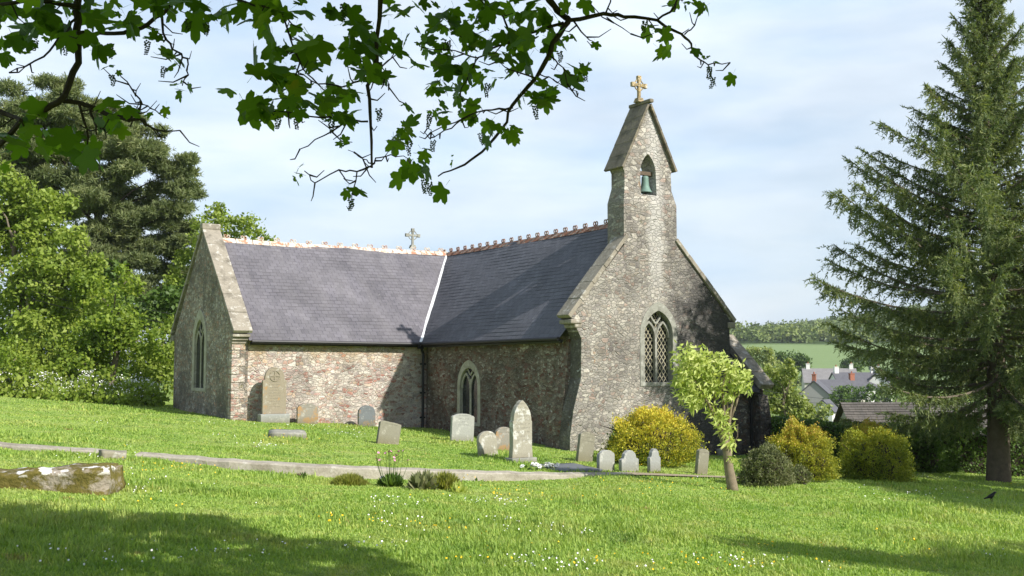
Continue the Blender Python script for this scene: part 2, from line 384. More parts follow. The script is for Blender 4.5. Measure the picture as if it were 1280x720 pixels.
def leaf_mat(name, stops, trans=.35, tint=(1.2, 1.25, .55), rough=.5, zgrad=None, patch=1.2, rw=.6):
    """stops: colour ramp over a per-leaf random value"""
    m, g = new_mat(name); ge = g.n('ShaderNodeNewGeometry'); rnd = ge.outputs['Random Per Island']
    P = g.obj(); nz = g.noise(P, patch, 3, .6)
    f = g.math('ADD', g.math('MULTIPLY', rnd, rw), g.math('MULTIPLY', g.math('SUBTRACT', nz, .3 - .5 * (.6 - rw)), 1.0 + 1.2 * (.6 - rw)))
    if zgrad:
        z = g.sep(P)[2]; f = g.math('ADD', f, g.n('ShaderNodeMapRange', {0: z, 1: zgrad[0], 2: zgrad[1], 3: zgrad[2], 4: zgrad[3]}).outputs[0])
    c = g.ramp(f, stops)
    bs = g.n('ShaderNodeBsdfPrincipled', {'Base Color': c, 'Roughness': rough, 'Specular IOR Level': .3})
    tr = g.n('ShaderNodeBsdfTranslucent', {0: g.mix(1., c, tint, 'MULTIPLY')})
    mx = g.n('ShaderNodeMixShader', {0: trans, 1: bs.outputs[0], 2: tr.outputs[0]})
    g.nt.links.new(mx.outputs[0], g.out.inputs[0]); return m
M['syc_near'] = leaf_mat('sycamore_leaves', [(.1, (.05, .095, .014)), (.6, (.085, .155, .02)), (.93, (.15, .22, .03)), (1., (.27, .17, .02))], .62, (1.7, 1.9, .4), .42)
M['syc'] = leaf_mat('bright_leaves', [(.1, (.13, .195, .03)), (.55, (.24, .32, .05)), (1., (.36, .42, .09))], .4, patch=.35)
M['syc_red'] = leaf_mat('hedge_leaves', [(.1, (.11, .18, .025)), (.6, (.25, .34, .045)), (.95, (.36, .41, .07)), (1.02, (.38, .27, .08))], .45, patch=.5)
M['mid_leaf'] = leaf_mat('green_leaves', [(.1, (.05, .10, .018)), (.6, (.10, .17, .03)), (1., (.16, .23, .05))], .3, patch=.5)
M['pine'] = leaf_mat('pine_needles', [(.1, (.09, .125, .05)), (.55, (.175, .215, .085)), (1., (.30, .32, .14))], .3, rough=.6, patch=.4)
M['spruce'] = leaf_mat('spruce_needles', [(.1, (.08, .12, .055)), (.5, (.16, .205, .085)), (1., (.31, .325, .12))], .35, rough=.6, patch=.7)
M['hedge'] = leaf_mat('hedge_green', [(.1, (.05, .10, .02)), (.6, (.10, .175, .032)), (1., (.17, .25, .05))], .25)
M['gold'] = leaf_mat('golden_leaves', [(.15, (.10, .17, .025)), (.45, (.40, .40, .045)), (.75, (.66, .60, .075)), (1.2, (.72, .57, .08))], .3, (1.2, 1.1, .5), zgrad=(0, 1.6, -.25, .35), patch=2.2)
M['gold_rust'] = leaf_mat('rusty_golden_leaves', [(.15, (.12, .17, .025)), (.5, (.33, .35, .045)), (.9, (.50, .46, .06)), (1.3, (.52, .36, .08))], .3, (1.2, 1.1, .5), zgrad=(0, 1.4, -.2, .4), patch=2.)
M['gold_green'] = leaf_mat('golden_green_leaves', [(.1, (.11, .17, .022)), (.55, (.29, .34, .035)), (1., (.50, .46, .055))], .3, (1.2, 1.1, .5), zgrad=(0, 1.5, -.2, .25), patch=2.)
M['valley_leaf'] = leaf_mat('valley_leaves', [(.1, (.15, .20, .055)), (.55, (.29, .345, .10)), (1., (.42, .44, .17))], .4, patch=.4)
M['grey_leaf'] = leaf_mat('grey_leaves', [(.1, (.10, .12, .055)), (.6, (.20, .22, .10)), (1., (.30, .28, .16))], .2, patch=2.)
M['pale_leaf'] = leaf_mat('pale_leaves', [(.1, (.24, .34, .06)), (.5, (.48, .56, .15)), (1., (.70, .72, .32))], .4, (1.1, 1.1, .6), patch=2.2)
M['olive_tuft'] = leaf_mat('olive_tuft', [(.1, (.16, .20, .035)), (.6, (.30, .32, .065)), (1., (.38, .36, .10))], .3, patch=3.)
M['wood_far'] = leaf_mat('woodland', [(.1, (.05, .085, .025)), (.5, (.11, .16, .04)), (.8, (.18, .23, .055)), (1.1, (.24, .28, .075))], .2, patch=.06, rw=.25)
def grass_mat(name, blades):
    m, g = new_mat(name); P = g.pos()
    big = g.noise(P, .22, 4, .55); mid = g.noise(P, 1.1, 5, .65); fine = g.noise(P, 7., 3, .6)
    big = g.math('ADD', g.math('MULTIPLY', big, .6), g.math('MULTIPLY', g.noise(P, .55, 5, .65), .4)); c = g.ramp(big, [(.32, (.215, .345, .065)), (.52, (.29, .405, .095)), (.68, (.36, .435, .125))])
    c = g.mix(g.ramp(mid, [(.50, 0.), (.72, .7)]), c, (.36, .385, .14))
    c = g.mix(g.ramp(mid, [(.28, .6), (.42, 0.)]), c, (.115, .24, .035))
    c = g.mix(g.ramp(g.noise(P, 1.7, 4, .7), [(.645, 0.), (.70, .75)]), c, (.30, .235, .11))
    c = g.mix(g.ramp(g.noise(g.mapv(P, (1, 1, 1), (7, 3, 0)), .8, 4, .7), [(.58, 0.), (.68, .7)]), c, (.12, .22, .05))
    if blades:
        rnd = g.n('ShaderNodeNewGeometry').outputs['Random Per Island']
        c = g.mix(1., c, g.ramp(rnd, [(0, (.78, .8, .78)), (.6, (1.05, 1.05, 1.)), (.93, (1.35, 1.25, 1.1)), (1., (1.8, 1.35, 1.6))]), 'MULTIPLY')
        bs = g.n('ShaderNodeBsdfPrincipled', {'Base Color': c, 'Roughness': .55, 'Specular IOR Level': .25})
        tr = g.n('ShaderNodeBsdfTranslucent', {0: g.mix(1., c, (1.3, 1.35, .6), 'MULTIPLY')})
        mx = g.n('ShaderNodeMixShader', {0: .35, 1: bs.outputs[0], 2: tr.outputs[0]})
        g.nt.links.new(mx.outputs[0], g.out.inputs[0]); return m
    c = g.mix(1., c, g.ramp(fine, [(.3, .6), (.7, 1.05)]), 'MULTIPLY')
    c = g.mix(g.ramp(g.noise(P, 1.9, 4, .7), [(.66, 0.), (.73, .5)]), c, (.22, .16, .08))
    # the valley: rough pasture, then a smooth crop field, then wood floor
    x, y, z = g.sep(P)
    yn = g.math('ADD', y, g.math('MULTIPLY', g.math('SUBTRACT', g.noise(P, .02, 3), .5), 40.))
    c = g.mix(g.n('ShaderNodeMapRange', {0: yn, 1: 55., 2: 75., 3: 0., 4: 1.}).outputs[0], c, (.14, .20, .05))
    fc = g.mix(g.noise(g.mapv(P, (.01, .08, 1)), 1., 3), (.16, .23, .09), (.20, .27, .115))
    c = g.mix(g.n('ShaderNodeMapRange', {0: yn, 1: 330., 2: 345., 3: 0., 4: 1.}).outputs[0], c, fc)
    c = g.mix(g.n('ShaderNodeMapRange', {0: yn, 1: 545., 2: 560., 3: 0., 4: 1.}).outputs[0], c, (.045, .075, .02))
    finish(g, c, .95, g.bump(fine, .6, .05), .1); return m
M['ground'] = grass_mat('lawn_ground', False); M['blades'] = grass_mat('grass_blades', True)

# ------------------------------------------------------------------ ground sheet
def axis(lo, a, b, hi, n0, n1, nd):
    def geo(d, n): return np.cumsum(np.geomspace(1, 28, n)) / np.sum(np.geomspace(1, 28, n)) * d
    return np.concatenate([(a - geo(a - lo, n0))[::-1], np.linspace(a, b, nd), b + geo(hi - b, n1)])
xs = axis(-1500, -18, 22, 1800, 34, 60, 190); ys = axis(-300, 2, 46, 4500, 24, 110, 230)
XX, YY = np.meshgrid(xs, ys); ZZ = ground_z(XX, YY)
V = np.stack([XX, YY, ZZ], -1).reshape(-1, 3); nx = len(xs); ny = len(ys)
I = (np.arange(ny - 1)[:, None] * nx + np.arange(nx - 1)[None]).ravel()
tag(np_mesh('ground', V, np.stack([I, I + 1, I + nx + 1, I + nx], 1), M['ground'], smooth=True), kind='structure')

# path of trodden earth running on from the kerb to the gap in the bushes
pp = [np.array(p) for p in ((1.6, 22.0), (2.6, 22.7), (4.0, 23.3), (5.4, 24.2), (6.6, 25.6), (8.0, 28.2), (9.2, 31.0))]
b = MB(); L = []
for i, p in enumerate(pp):
    t = pp[min(i + 1, 6)] - pp[max(i - 1, 0)]; t = t / np.linalg.norm(t); nrm = np.array([-t[1], t[0]])
    for s in (-1, 1):
        q = p + nrm * s * (.22 + .06 * math.sin(i * 2.1 + s)); L.append((q[0], q[1], gz(*q) + .035))
b.add(L, [(2 * i, 2 * i + 1, 2 * i + 3, 2 * i + 2) for i in range(6)])
tag(b.build('path', M['earth']), kind='structure')

# ------------------------------------------------------------------ haze
m = bpy.data.materials.new('haze_air'); m.use_nodes = True; m.node_tree.nodes.clear(); g = G(m.node_tree); g.out = g.n('ShaderNodeOutputMaterial')
pv = g.n('ShaderNodeVolumePrincipled', {'Color': (.86, .92, 1.0, 1), 'Density': .00016, 'Anisotropy': .2}); g.nt.links.new(pv.outputs[0], g.out.inputs['Volume'])
b = MB(); b.box((150, 2100, 35), (3500, 5000, 180)); tag(b.build('haze', m), kind='stuff')

# ------------------------------------------------------------------ CHURCH (local x across the west front, y along the nave, z up)
church = empty('church', (X0, D0, 0), YAW, 'grey stone church with slate roofs and a bellcote over its front gable', 'church')
GB = -2.4     # walls go down into the ground
EZ, RZ = 2.38, 6.16
def arch(x0, x1, z0, zs, za, n=9):
    """pointed arch outline, counter-clockwise from lower left"""
    xm = (x0 + x1) / 2; hw = (x1 - x0) / 2; h = za - zs
    r = (hw * hw + h * h) / (2 * hw); a1 = math.asin(min(1, h / r)); 
    if h > r: r = h; a1 = math.pi / 2
    rt = [(x1 - r + r * math.cos(a1 * i / n), zs + r * math.sin(a1 * i / n)) for i in range(n + 1)]
    rt[-1] = (xm, za)
    lt = [(2 * xm - p[0], p[1]) for p in rt[:-1]][::-1]
    return [(x0, z0), (x1, z0)] + rt + lt
def bar2d(mb, pts, w, t0, t1, fmap):
    """a moulding of width w following 2-D points"""
    n = len(pts); A = []; B = []
    for i, p in enumerate(pts):
        a = pts[max(i - 1, 0)]; c = pts[min(i + 1, n - 1)]
        d = Vector((c[0] - a[0], c[1] - a[1])).normalized(); nn = Vector((-d.y, d.x)) * w / 2
        A.append((p[0] + nn.x, p[1] + nn.y)); B.append((p[0] - nn.x, p[1] - nn.y))
    vs = []; fs = []
    for a, c in zip(A, B): vs += [fmap(*a, t0), fmap(*c, t0), fmap(*c, t1), fmap(*a, t1)]
    for i in range(n - 1):
        for k in range(4): fs.append((4 * i + k, 4 * i + (k + 1) % 4, 4 * i + 4 + (k + 1) % 4, 4 * i + 4 + k))
    fs += [(0, 1, 2, 3), (4 * n - 1, 4 * n - 2, 4 * n - 3, 4 * n - 4)]
    mb.add(vs, fs)
def window(x0, x1, z0, zs, za, fmap, lattice=False, surround=.13, proud=.02, deep=1.0, sm='dressed'):
    """two-light traceried window; fmap(s,z,t): t grows into the wall"""
    fm0 = fmap; fmap = (lambda s, z, t: fm0(s, z, t if t < 0 else t * deep)); op = arch(x0, x1, z0, zs, za); xm = (x0 + x1) / 2
    gl = MB(); gl.slab(op, [], lambda s, z, t: fmap(s, z, .26 + t), .02); win = gl.build('window', M['glass'], church)
    fr = MB()
    out = arch(x0 - surround, x1 + surround, z0 - .10, zs, za + surround * 1.5)
    inn = arch(x0 + .05, x1 - .05, z0 + .02, zs, za - .09)
    fr.slab(out, [inn], lambda s, z, t: fmap(s, z, -proud + t), .10)
    fr.slab(arch(x0 - .001, x1 + .001, z0, zs, za), [inn], lambda s, z, t: fmap(s, z, .085 + t), .17)
    fr.build('window_surround', M[sm], win, bevel=.008)
    tr = MB(); hw = (x1 - x0) / 2; zl = zs + (za - zs) * .02
    bar2d(tr, [(xm, z0 + .02), (xm, zl + hw * .35)], .085, .12, .22, fmap)
    for sx in (-1, 1):
        a = xm + (0 if sx > 0 else -hw + .05); c = xm + (hw - .05 if sx > 0 else 0)
        ar = arch(a + .02, c - .02, z0, zl - .1, zl + hw * .62, 7)
        bar2d(tr, ar[2:], .065, .115, .215, fmap)
    q = zl + hw * .95; r = hw * .33      # the quatrefoil's diamond in the head
    for k in range(4):
        a0 = math.pi / 2 * k; pts = [(xm + r * math.cos(a0 + math.pi / 2 * i / 4) * (1 - .22 * math.sin(math.pi * i / 4)), q + 1.25 * r * math.sin(a0 + math.pi / 2 * i / 4) * (1 - .22 * math.sin(math.pi * i / 4))) for i in range(5)]
        bar2d(tr, pts, .05, .118, .205, fmap)
    tr.build('tracery', M[sm], win)
    if lattice:
        la = MB(); st = .125; k = 1.45
        def inside(x, z):
            if z < z0 + .02 or not (x0 + .05 < x < x1 - .05): return False
            if z <= zs: return True
            hh = za - .09 - zs; h2 = hw - .05; rr = (h2 * h2 + hh * hh) / (2 * h2); cx = (x1 - .05 - rr) if x > xm else (x0 + .05 + rr)
            return (x - cx) ** 2 + (z - zs) ** 2 < rr * rr
        for sgn in (-1, 1):
            c = -6.0
            while c < 9:
                run = []; z = z0
                while z < za:
                    x = xm + sgn * (z - z0 - c) / k
                    if inside(x, z): run.append((x, z))
                    z += .02
                if len(run) > 3: bar2d(la, [run[0], run[-1]], .016, .228 + .006 * sgn, .240 + .006 * sgn, fmap)
                c += st * 1.75
        la.build('lattice', M['leadcame'], win)
    return win
M['leadcame'] = simple('pale_lattice', (.46, .42, .30), .6, .3)
XF = lambda s, z, t: (s, t, z)                       # west front: outer face y = 0
# --- west gable wall with its leaning left edge
x_l, x_r = .40, W - .06
wx0, wx1, wz0, wzs, wza = 2.72, 3.94, 1.02, 2.5, 3.33
out = [(-.06, GB), (W + .02, GB), (x_r, 2.9), (x_r + .03, 3.0), (3.13, RZ + .28), (.02, 3.0), (x_l, 2.35), (x_l - .02, 1.2), (.10, .25), (-.02, -.5)]
b = MB(); b.slab(out, [arch(wx0, wx1, wz0, wzs, wza)], XF, .55)
# left clasping buttress: the flared side seen in shade
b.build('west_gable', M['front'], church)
b = MB(); b.hexa([(-.03, .56, GB), (.42, .56, GB), (.42, 1.5, GB), (-.03, 1.5, GB)], [(.03, .56, -.2), (.42, .56, -.2), (.42, 1.25, -.2), (.03, 1.25, -.2)])
b.hexa([(.03, .56, -.2), (.42, .56, -.2), (.42, 1.25, -.2), (.03, 1.25, -.2)], [(.35, .56, 2.2), (.42, .56, 2.2), (.42, .85, 2.2), (.35, .85, 2.2)])
b.build('buttress', M['nave_side'], church)
window(wx0, wx1, wz0, wzs, wza, XF, True)
# --- nave side wall
def NS(s, z, t): return (.36 + t, s, z)
nwin = (5.78, 7.24, -.50, .85, 1.55)
b = MB(); b.slab([(.55, GB), (LN + .25, GB), (LN + .25, EZ + .05), (.55, EZ + .05)], [arch(5.86, 7.16, nwin[2] + .1, nwin[3], nwin[4])], NS, .5)
b.slab([(.55, GB), (16.2, GB), (16.2, EZ), (.55, EZ)], [], lambda s, z, t: (W - .36 - t, s, z), .5)
b.build('nave_wall', M['nave_side'], church)
window(5.86, 7.16, nwin[2] + .1, nwin[3], nwin[4], NS, False, .13, .02, .45, 'pale_dressed')
b = MB(); b.slab([(.36, GB), (W - .3, GB), (W - .3, 3.0), (W / 2, RZ + .3), (.36, 3.0)], [], lambda s, z, t: (s, 16.05 + t, z), .5)
b.build('east_gable', M['gable_left'], church)
# --- transept walls
TY = LN + .28
b = MB(); b.slab([(-LT + .55, GB), (.36, GB), (.36, EZ + .05), (-LT + .55, EZ + .05)], [], lambda s, z, t: (s, TY + t, z), .5)
b.slab([(-LT + .55, GB), (2., GB), (2., EZ), (-LT + .55, EZ)], [], lambda s, z, t: (s, LN + WT - .28 - t, z), .5)
b.build('transept_wall', M['transept_side'], church)
def TG(s, z, t): return (-LT + t, s, z)
ym = LN + WT / 2
lw = (12.62, 13.98, .72, 2.35, 3.3)
b = MB(); b.slab([(TY - .03, GB), (LN + WT - .25, GB), (LN + WT - .25, 2.7), (ym, RZ + .28), (TY - .03, 2.7)], [arch(*lw)], TG, .55)
b.build('transept_gable', M['gable_left'], church)
window(*lw, TG, False, .2, .03, .3, 'pale_dressed')
# quoins of the transept corner
b = MB()
for i in range(13):
    z = -.9 + i * .27; l = .46 if i % 2 else .26
    b.box((-LT + l / 2 - .012, TY - .03 + .14, z + .125), (l, .33, .245))
b.build('quoins', M['transept_side'], church, bevel=.012)
# --- roofs: real courses of slates, each lapping over the one below
def slope(mb, lo0, lo1, hi0, hi1, nrm, rows=30, step=.0035):
    lo0, lo1, hi0, hi1, nrm = map(Vector, (lo0, lo1, hi0, hi1, nrm)); L = (hi0 + hi1 - lo0 - lo1).length / 2
    along = (lo1 - lo0).normalized()
    for i in range(rows):
        a, c = i / rows, (i + 1) / rows + .25 / rows
        c = min(c, 1.0)
        p = [lo0.lerp(hi0, a) + nrm * step * 1.7, lo1.lerp(hi1, a) + nrm * step * 1.7, lo1.lerp(hi1, c), lo0.lerp(hi0, c)]
        q = [lo0.lerp(hi0, a) + nrm * step * .3, lo1.lerp(hi1, a) + nrm * step * .3]
        # slight waviness of each row
        ua = [along.dot(k - lo0) for k in p]; h = .205
        uvs = [(ua[0], i * h + .012), (ua[1], i * h + .012), (ua[2], (i + 1) * h), (ua[3], (i + 1) * h)]
        nseg = max(2, int((p[1] - p[0]).length / .5)); vs = []; fs = []; uu = []
        for k in range(nseg + 1):
            f = k / nseg; wob = nrm * (.004 * math.sin(i * 5.1 + k * 2.3) + .010 * math.sin(k * .55 + i * .3))
            vs += [q[0].lerp(q[1], f) + wob, p[0].lerp(p[1], f) + wob, p[3].lerp(p[2], f) + wob]
        for k in range(nseg):
            o = 3 * k; f0, f1 = k / nseg, (k + 1) / nseg
            lu = lambda A, B, f: (A[0] + (B[0] - A[0]) * f, A[1])
            fs.append((o + 1, o + 4, o + 5, o + 2)); uu.append([lu(uvs[0], uvs[1], f0), lu(uvs[0], uvs[1], f1), lu(uvs[3], uvs[2], f1), lu(uvs[3], uvs[2], f0)])
            fs.append((o, o + 3, o + 4, o + 1)); uu.append([lu(uvs[0], uvs[1], f0), lu(uvs[0], uvs[1], f1), lu(uvs[0], uvs[1], f1), lu(uvs[0], uvs[1], f0)])
        mb.add(vs, fs, uu)
ex = -.02
sl = Vector((-(RZ - EZ), 0, W / 2)).normalized(); sr = Vector((RZ - EZ, 0, W / 2)).normalized()
def nosolid(mb, name, mat):
    me = bpy.data.meshes.new(name); me.from_pydata(mb.v, [], mb.f); ul = me.uv_layers.new(name='UVMap')
    for fi, uvs in mb.uv.items():
        for li, q in zip(me.polygons[fi].loop_indices, uvs): ul.data[li].uv = q
    return link(name, me, mat, church)
b = MB(); slope(b, (ex, LN, EZ), (ex, .5, EZ), (W / 2, ym, RZ), (W / 2, .5, RZ), sl)
slope(b, (W + .02, .5, EZ), (W + .02, 16.2, EZ), (W / 2, .5, RZ), (W / 2, 16.2, RZ), sr)
slope(b, (1.2, 16.2, EZ + 1.45), (1.2, 15.6, EZ + 1.45), (W / 2, 16.2, RZ), (W / 2, ym, RZ), sl, 14)
nosolid(b, 'nave_roof', M['slate_dark'])
st = Vector((0, -(RZ - EZ), WT / 2)).normalized(); sb = Vector((0, RZ - EZ, WT / 2)).normalized()
b = MB(); slope(b, (-LT + .5, LN, EZ), (ex, LN, EZ), (-LT + .5, ym, RZ), (W / 2, ym, RZ), st, 30)
slope(b, (1.5, LN + WT, EZ), (-LT + .5, LN + WT, EZ), (W / 2, ym, RZ), (-LT + .5, ym, RZ), sb, 30)
nosolid(b, 'transept_roof', M['slate_light'])
# white valley strip
b = MB(); A = Vector((ex, LN, EZ)); B = Vector((W / 2, ym, RZ)); nn = (sl + st).normalized(); sd_ = (B - A).normalized().cross(nn)
b.hexa([A + sd_ * .07 + nn * .012, A - sd_ * .07 + nn * .012, B - sd_ * .045 + nn * .012, B + sd_ * .045 + nn * .012], [A + sd_ * .07 + nn * .04, A - sd_ * .07 + nn * .04, B - sd_ * .045 + nn * .04, B + sd_ * .045 + nn * .04])
b.build('valley_flashing', M['lead'], church)
# ridge tiles, each with its pair of rolled crests
def ridge_tile(p, q, mat, crest=.10):
    p = Vector(p); q = Vector(q); d = (q - p); L = d.length; d.normalize(); s = d.cross(Vector((0, 0, 1))); up = Vector((0, 0, 1))
    b = MB(); w = .15; h = .13
    e0, e1 = p + d * .012, q - d * .012
    b.add([e0 + s * w - up * h, e0 + up * .05, e0 - s * w - up * h, e1 + s * w - up * h, e1 + up * .05, e1 - s * w - up * h,
           e0 + s * (w - .025) - up * h, e0 + up * .02, e0 - s * (w - .025) - up * h, e1 + s * (w - .025) - up * h, e1 + up * .02, e1 - s * (w - .025) - up * h],
          [(0, 1, 4, 3), (1, 2, 5, 4), (6, 9, 10, 7), (7, 10, 11, 8), (0, 6, 7, 1), (1, 7, 8, 2), (3, 4, 10, 9), (4, 5, 11, 10), (0, 3, 9, 6), (2, 8, 11, 5)])
    mid = p.lerp(q, .5) + up * .06
    for k in (-1, 1):
        c = mid + d * k * L * .10 + up * crest * .5; r = crest * .5
        b.tube([c + (d * math.cos(a) * .85 + up * math.sin(a)) * r for a in [2 * math.pi * i / 9 for i in range(10)]], .021, 5, False)
    b.build('ridge_tile', mat, church)
n = 21
for i in range(n):
    y0 = .95 + (ym - .95) * i / n; y1 = .95 + (ym - .95) * (i + 1) / n
    z = lambda y: RZ - .03 * math.sin((y - .9) / 12 * math.pi)
    ridge_tile((W / 2, y0, z(y0)), (W / 2, y1, z(y1)), M['terracotta'], .13)
n = 15
for i in range(n):
    xa = -LT + .55 + (W / 2 + LT - .55) * i / n; xb = -LT + .55 + (W / 2 + LT - .55) * (i + 1) / n
    z = lambda x: RZ + .02 - .04 * math.sin((x + LT) / 10 * math.pi)
    ridge_tile((xa, ym, z(xa)), (xb, ym, z(xb)), M['limed'], .11)
n = 5
for i in range(n): ridge_tile((W / 2, ym + (16.0 - ym) * i / n, RZ), (W / 2, ym + (16.0 - ym) * (i + 1) / n, RZ), M['terracotta'], .12)
# --- copings and kneelers
def coping(lo, hi, across, w0, w1, t, seg=6):
    lo, hi, ac = Vector(lo), Vector(hi), Vector(across); d = (hi - lo).normalized(); nn = d.cross(ac).normalized()
    if nn.z < 0: nn = -nn
    b = MB(); L = (hi - lo).length
    for i in range(seg):
        a = lo + d * (L * i / seg + .006); c = lo + d * (L * (i + 1) / seg - .006); j = .012 * math.sin(i * 7.3)
        b.hexa([a + ac * w0, c + ac * w0, c + ac * w1, a + ac * w1], [a + ac * w0 + nn * (t + j), c + ac * w0 + nn * (t + j), c + ac * w1 + nn * (t + j), a + ac * w1 + nn * (t + j)])
    b.build('coping', M['coping'], church, bevel=.015)
coping((-.03, 0, 2.94), (2.15, 0, 5.47), (0, 1, 0), -.07, .56, .13, 5)
coping((W + .12, 0, 2.94), (4.02, 0, 5.45), (0, 1, 0), -.07, .56, .13, 5)
coping((-LT, LN - .05, 2.62), (-LT, ym - .01, RZ + .30), (1, 0, 0), -.07, .58, .12, 6)
coping((-LT, LN + WT + .1, 2.70), (-LT, ym + .01, RZ + .30), (1, 0, 0), -.07, .58, .12, 6)
coping((.2, 16.05, 3.0), (W / 2, 16.05, RZ + .36), (0, 1, 0), -.07, .56, .12, 5)
coping((W - .1, 16.05, 3.0), (W / 2, 16.05, RZ + .36), (0, 1, 0), -.07, .56, .12, 5)
b = MB(); b.box((.19, .26, 2.84), (.40, .62, .13)); b.box((.28, .26, 2.72), (.26, .56, .12)); b.box((.34, .26, 2.6), (.16, .5, .12)); b.build('kneeler', M['coping'], church, bevel=.03)
b = MB(); b.box((W + .02, .26, 2.85), (.3, .64, .2)); b.box((W - .05, .26, 3.1), (.28, .5, .2)); b.box((W + .06, .2, 3.22), (.12, .3, .12)); b.build('kneeler', M['coping'], church, bevel=.03)
b = MB(); b.box((-LT + .24, LN + .15, 2.55), (.61, .30, .11)); b.box((-LT + .24, LN + .20, 2.44), (.57, .20, .11)); b.box((-LT + .24, LN + .24, 2.33), (.54, .12, .11)); b.build('kneeler', M['coping'], church, bevel=.025)
b = MB(); b.box((-LT + .24, LN + WT - .05, 2.6), (.6, .34, .2)); b.build('kneeler', M['coping'], church, bevel=.025)
b = MB(); b.box((-LT + .25, ym, RZ + .42), (.68, .34, .22)); b.build('apex_stone', M['coping'], church, bevel=.04)
# --- gutters and the down-pipe in the corner
b = MB(); b.tube([(ex - .03, .55, EZ - .03), (ex - .03, LN - .05, EZ - .06)], .058, 8); b.tube([(.10, .6, EZ - .10), (.10, LN, EZ - .13)], .06, 6)
b.build('gutter', M['gutter'], church)
b = MB(); b.tube([(-LT + .58, LN - .03, EZ - .03), (ex, LN - .03, EZ - .06)], .06, 8); b.tube([(-LT + .58, LN + .12, EZ - .09), (.1, LN + .12, EZ - .12)], .06, 6)
b.build('gutter', M['gutter'], church)
b = MB(); b.box((-.02, LN + .04, EZ - .12), (.18, .18, .22)); b.tube([(-.02, LN + .05, EZ - .1), (.16, LN + .16, EZ - .4), (.16, LN + .17, -1.0)], .05, 8)
dp = b.build('drainpipe', M['gutter'], church)
for z in (1.6, .55, -.35):
    b = MB(); b.box((.16, LN + .19, z), (.20, .08, .06)); b.build('bracket', M['gutter'], dp)
# --- bellcote
b = MB()
yb0, yb1 = -.012, .80
BX0, BX1 = 2.0, 4.1; NX0, NX1 = 2.1, 3.97
ox0, ox1, oz0, ozs, oza = 2.72, 3.34, 6.82, 7.5, 8.12
def BF(s, z, t): return (s, t, z)
tw = oz0 - .001
b.hexa([(BX0, yb0, 4.75), (BX1, yb0, 4.75), (BX1, yb1, 4.75), (BX0, yb1, 4.75)], [(BX0, yb0, 6.55), (BX1, yb0, 6.55), (BX1, yb1, 6.55), (BX0, yb1, 6.55)])
# shoulder, then the pierced gable of the bell stage as one pierced slab
o2 = [(BX0, 6.55), (BX1, 6.55), (NX1, 7.02), (NX1 - .02, 7.55), (NX1 + .06, 7.72), (3.04, 9.62), (NX0 - .08, 7.62), (NX0, 7.48), (NX0, 7.02)]
def BS(s, z, t):
    k = .08 * float(sstep(z, 6.55, 7.02)); return (s, yb0 + k + t * (yb1 - yb0 - 2 * k), z)
b.slab(o2, [arch(ox0, ox1, oz0, ozs, oza)], BS, 1.0)
bc = b.build('bellcote', M['bellcote'], church)
def rs(lo, hi):
    lo, hi = Vector(lo), Vector(hi); d = hi - lo; nn = Vector((-d.z, 0, d.x)).normalized()
    if nn.z < 0: nn = -nn
    bb = MB(); seg = 5
    for i in range(seg):
        a, c = lo + d * (i / seg), lo + d * min(1, (i + 1) / seg + .03); off = nn * .025
        bb.hexa([a + Vector((0, yb0 - .04, 0)), c + Vector((0, yb0 - .04, 0)), c + Vector((0, yb1 + .08, 0)), a + Vector((0, yb1 + .08, 0))],
                [a + nn * .085 + Vector((0, yb0 - .04, 0)), c + nn * .075 + Vector((0, yb0 - .04, 0)), c + nn * .075 + Vector((0, yb1 + .08, 0)), a + nn * .085 + Vector((0, yb1 + .08, 0))])
    bb.build('stone_roof', M['bellroof'], bc, bevel=.012)
rs((NX0 - .11, 0, 7.56), (3.04, 0, 9.66)); rs((NX1 + .10, 0, 7.62), (3.04, 0, 9.66))
b = MB(); b.box((3.04, (yb0 + yb1) / 2, 9.76), (.16, yb1 - yb0 + .26, .12)); b.build('ridge_stone', M['bellroof'], bc, bevel=.03)
def cross(c, h, arm, ring, mat, parent, name='cross', th=.085):
    b = MB(); x, y, z = c
    b.box((x, y, z + .07), (.26, .26, .14), taper=.7); b.box((x, y, z + .14 + h / 2), (th, th, h))
    zc = z + .14 + h * .66
    b.box((x - arm / 2 - .021, y, zc), (arm - th / 2, th * .94, th)); b.box((x + arm / 2 + .021, y, zc), (arm - th / 2, th * .94, th))
    for dx, dz in ((-arm, 0), (arm, 0), (0, h * .40)): b.box((x + dx, y, zc + dz - (.0 if dz == 0 else .02)), (th * 1.5, th * 1.2, th * 1.6))
    for k in range(4):
        a0 = math.pi / 2 * k + .2; b.tube([(x + ring * math.cos(a0 + i * .19), y, zc + ring * math.sin(a0 + i * .19)) for i in range(7)], th * .26, 5)
    return b.build(name, mat, parent, bevel=.01)
M['gold_stone'] = stone_mat('lichened_stone', [(.46, .34, .17), (.50, .38, .20), (.42, .33, .2)], (.42, .35, .22), 3., 1., .01, None, .1, 1.0)
cross((2.98, .42, 9.80), .62, .235, .17, M['gold_stone'], bc, th=.09)
cross((W / 2, 16.35, RZ + .52), .64, .29, .20, M['dressed'], church, th=.09)
# --- south porch
PX1, PA, PB = 8.2, .22, 3.8; pm = (PA + PB) / 2; PE, PR = .72, 2.38
b = MB(); b.slab([(W - .5, GB), (PX1 - .3, GB), (PX1 - .3, PE), (W - .5, PE)], [], lambda s, z, t: (s, PA + .2 + t, z), .4)
b.slab([(PA + .2, GB), (PB - .2, GB), (PB - .2, PE), (pm, PR), (PA + .2, PE)], [], lambda s, z, t: (PX1 - .4 + t, s, z), .4)
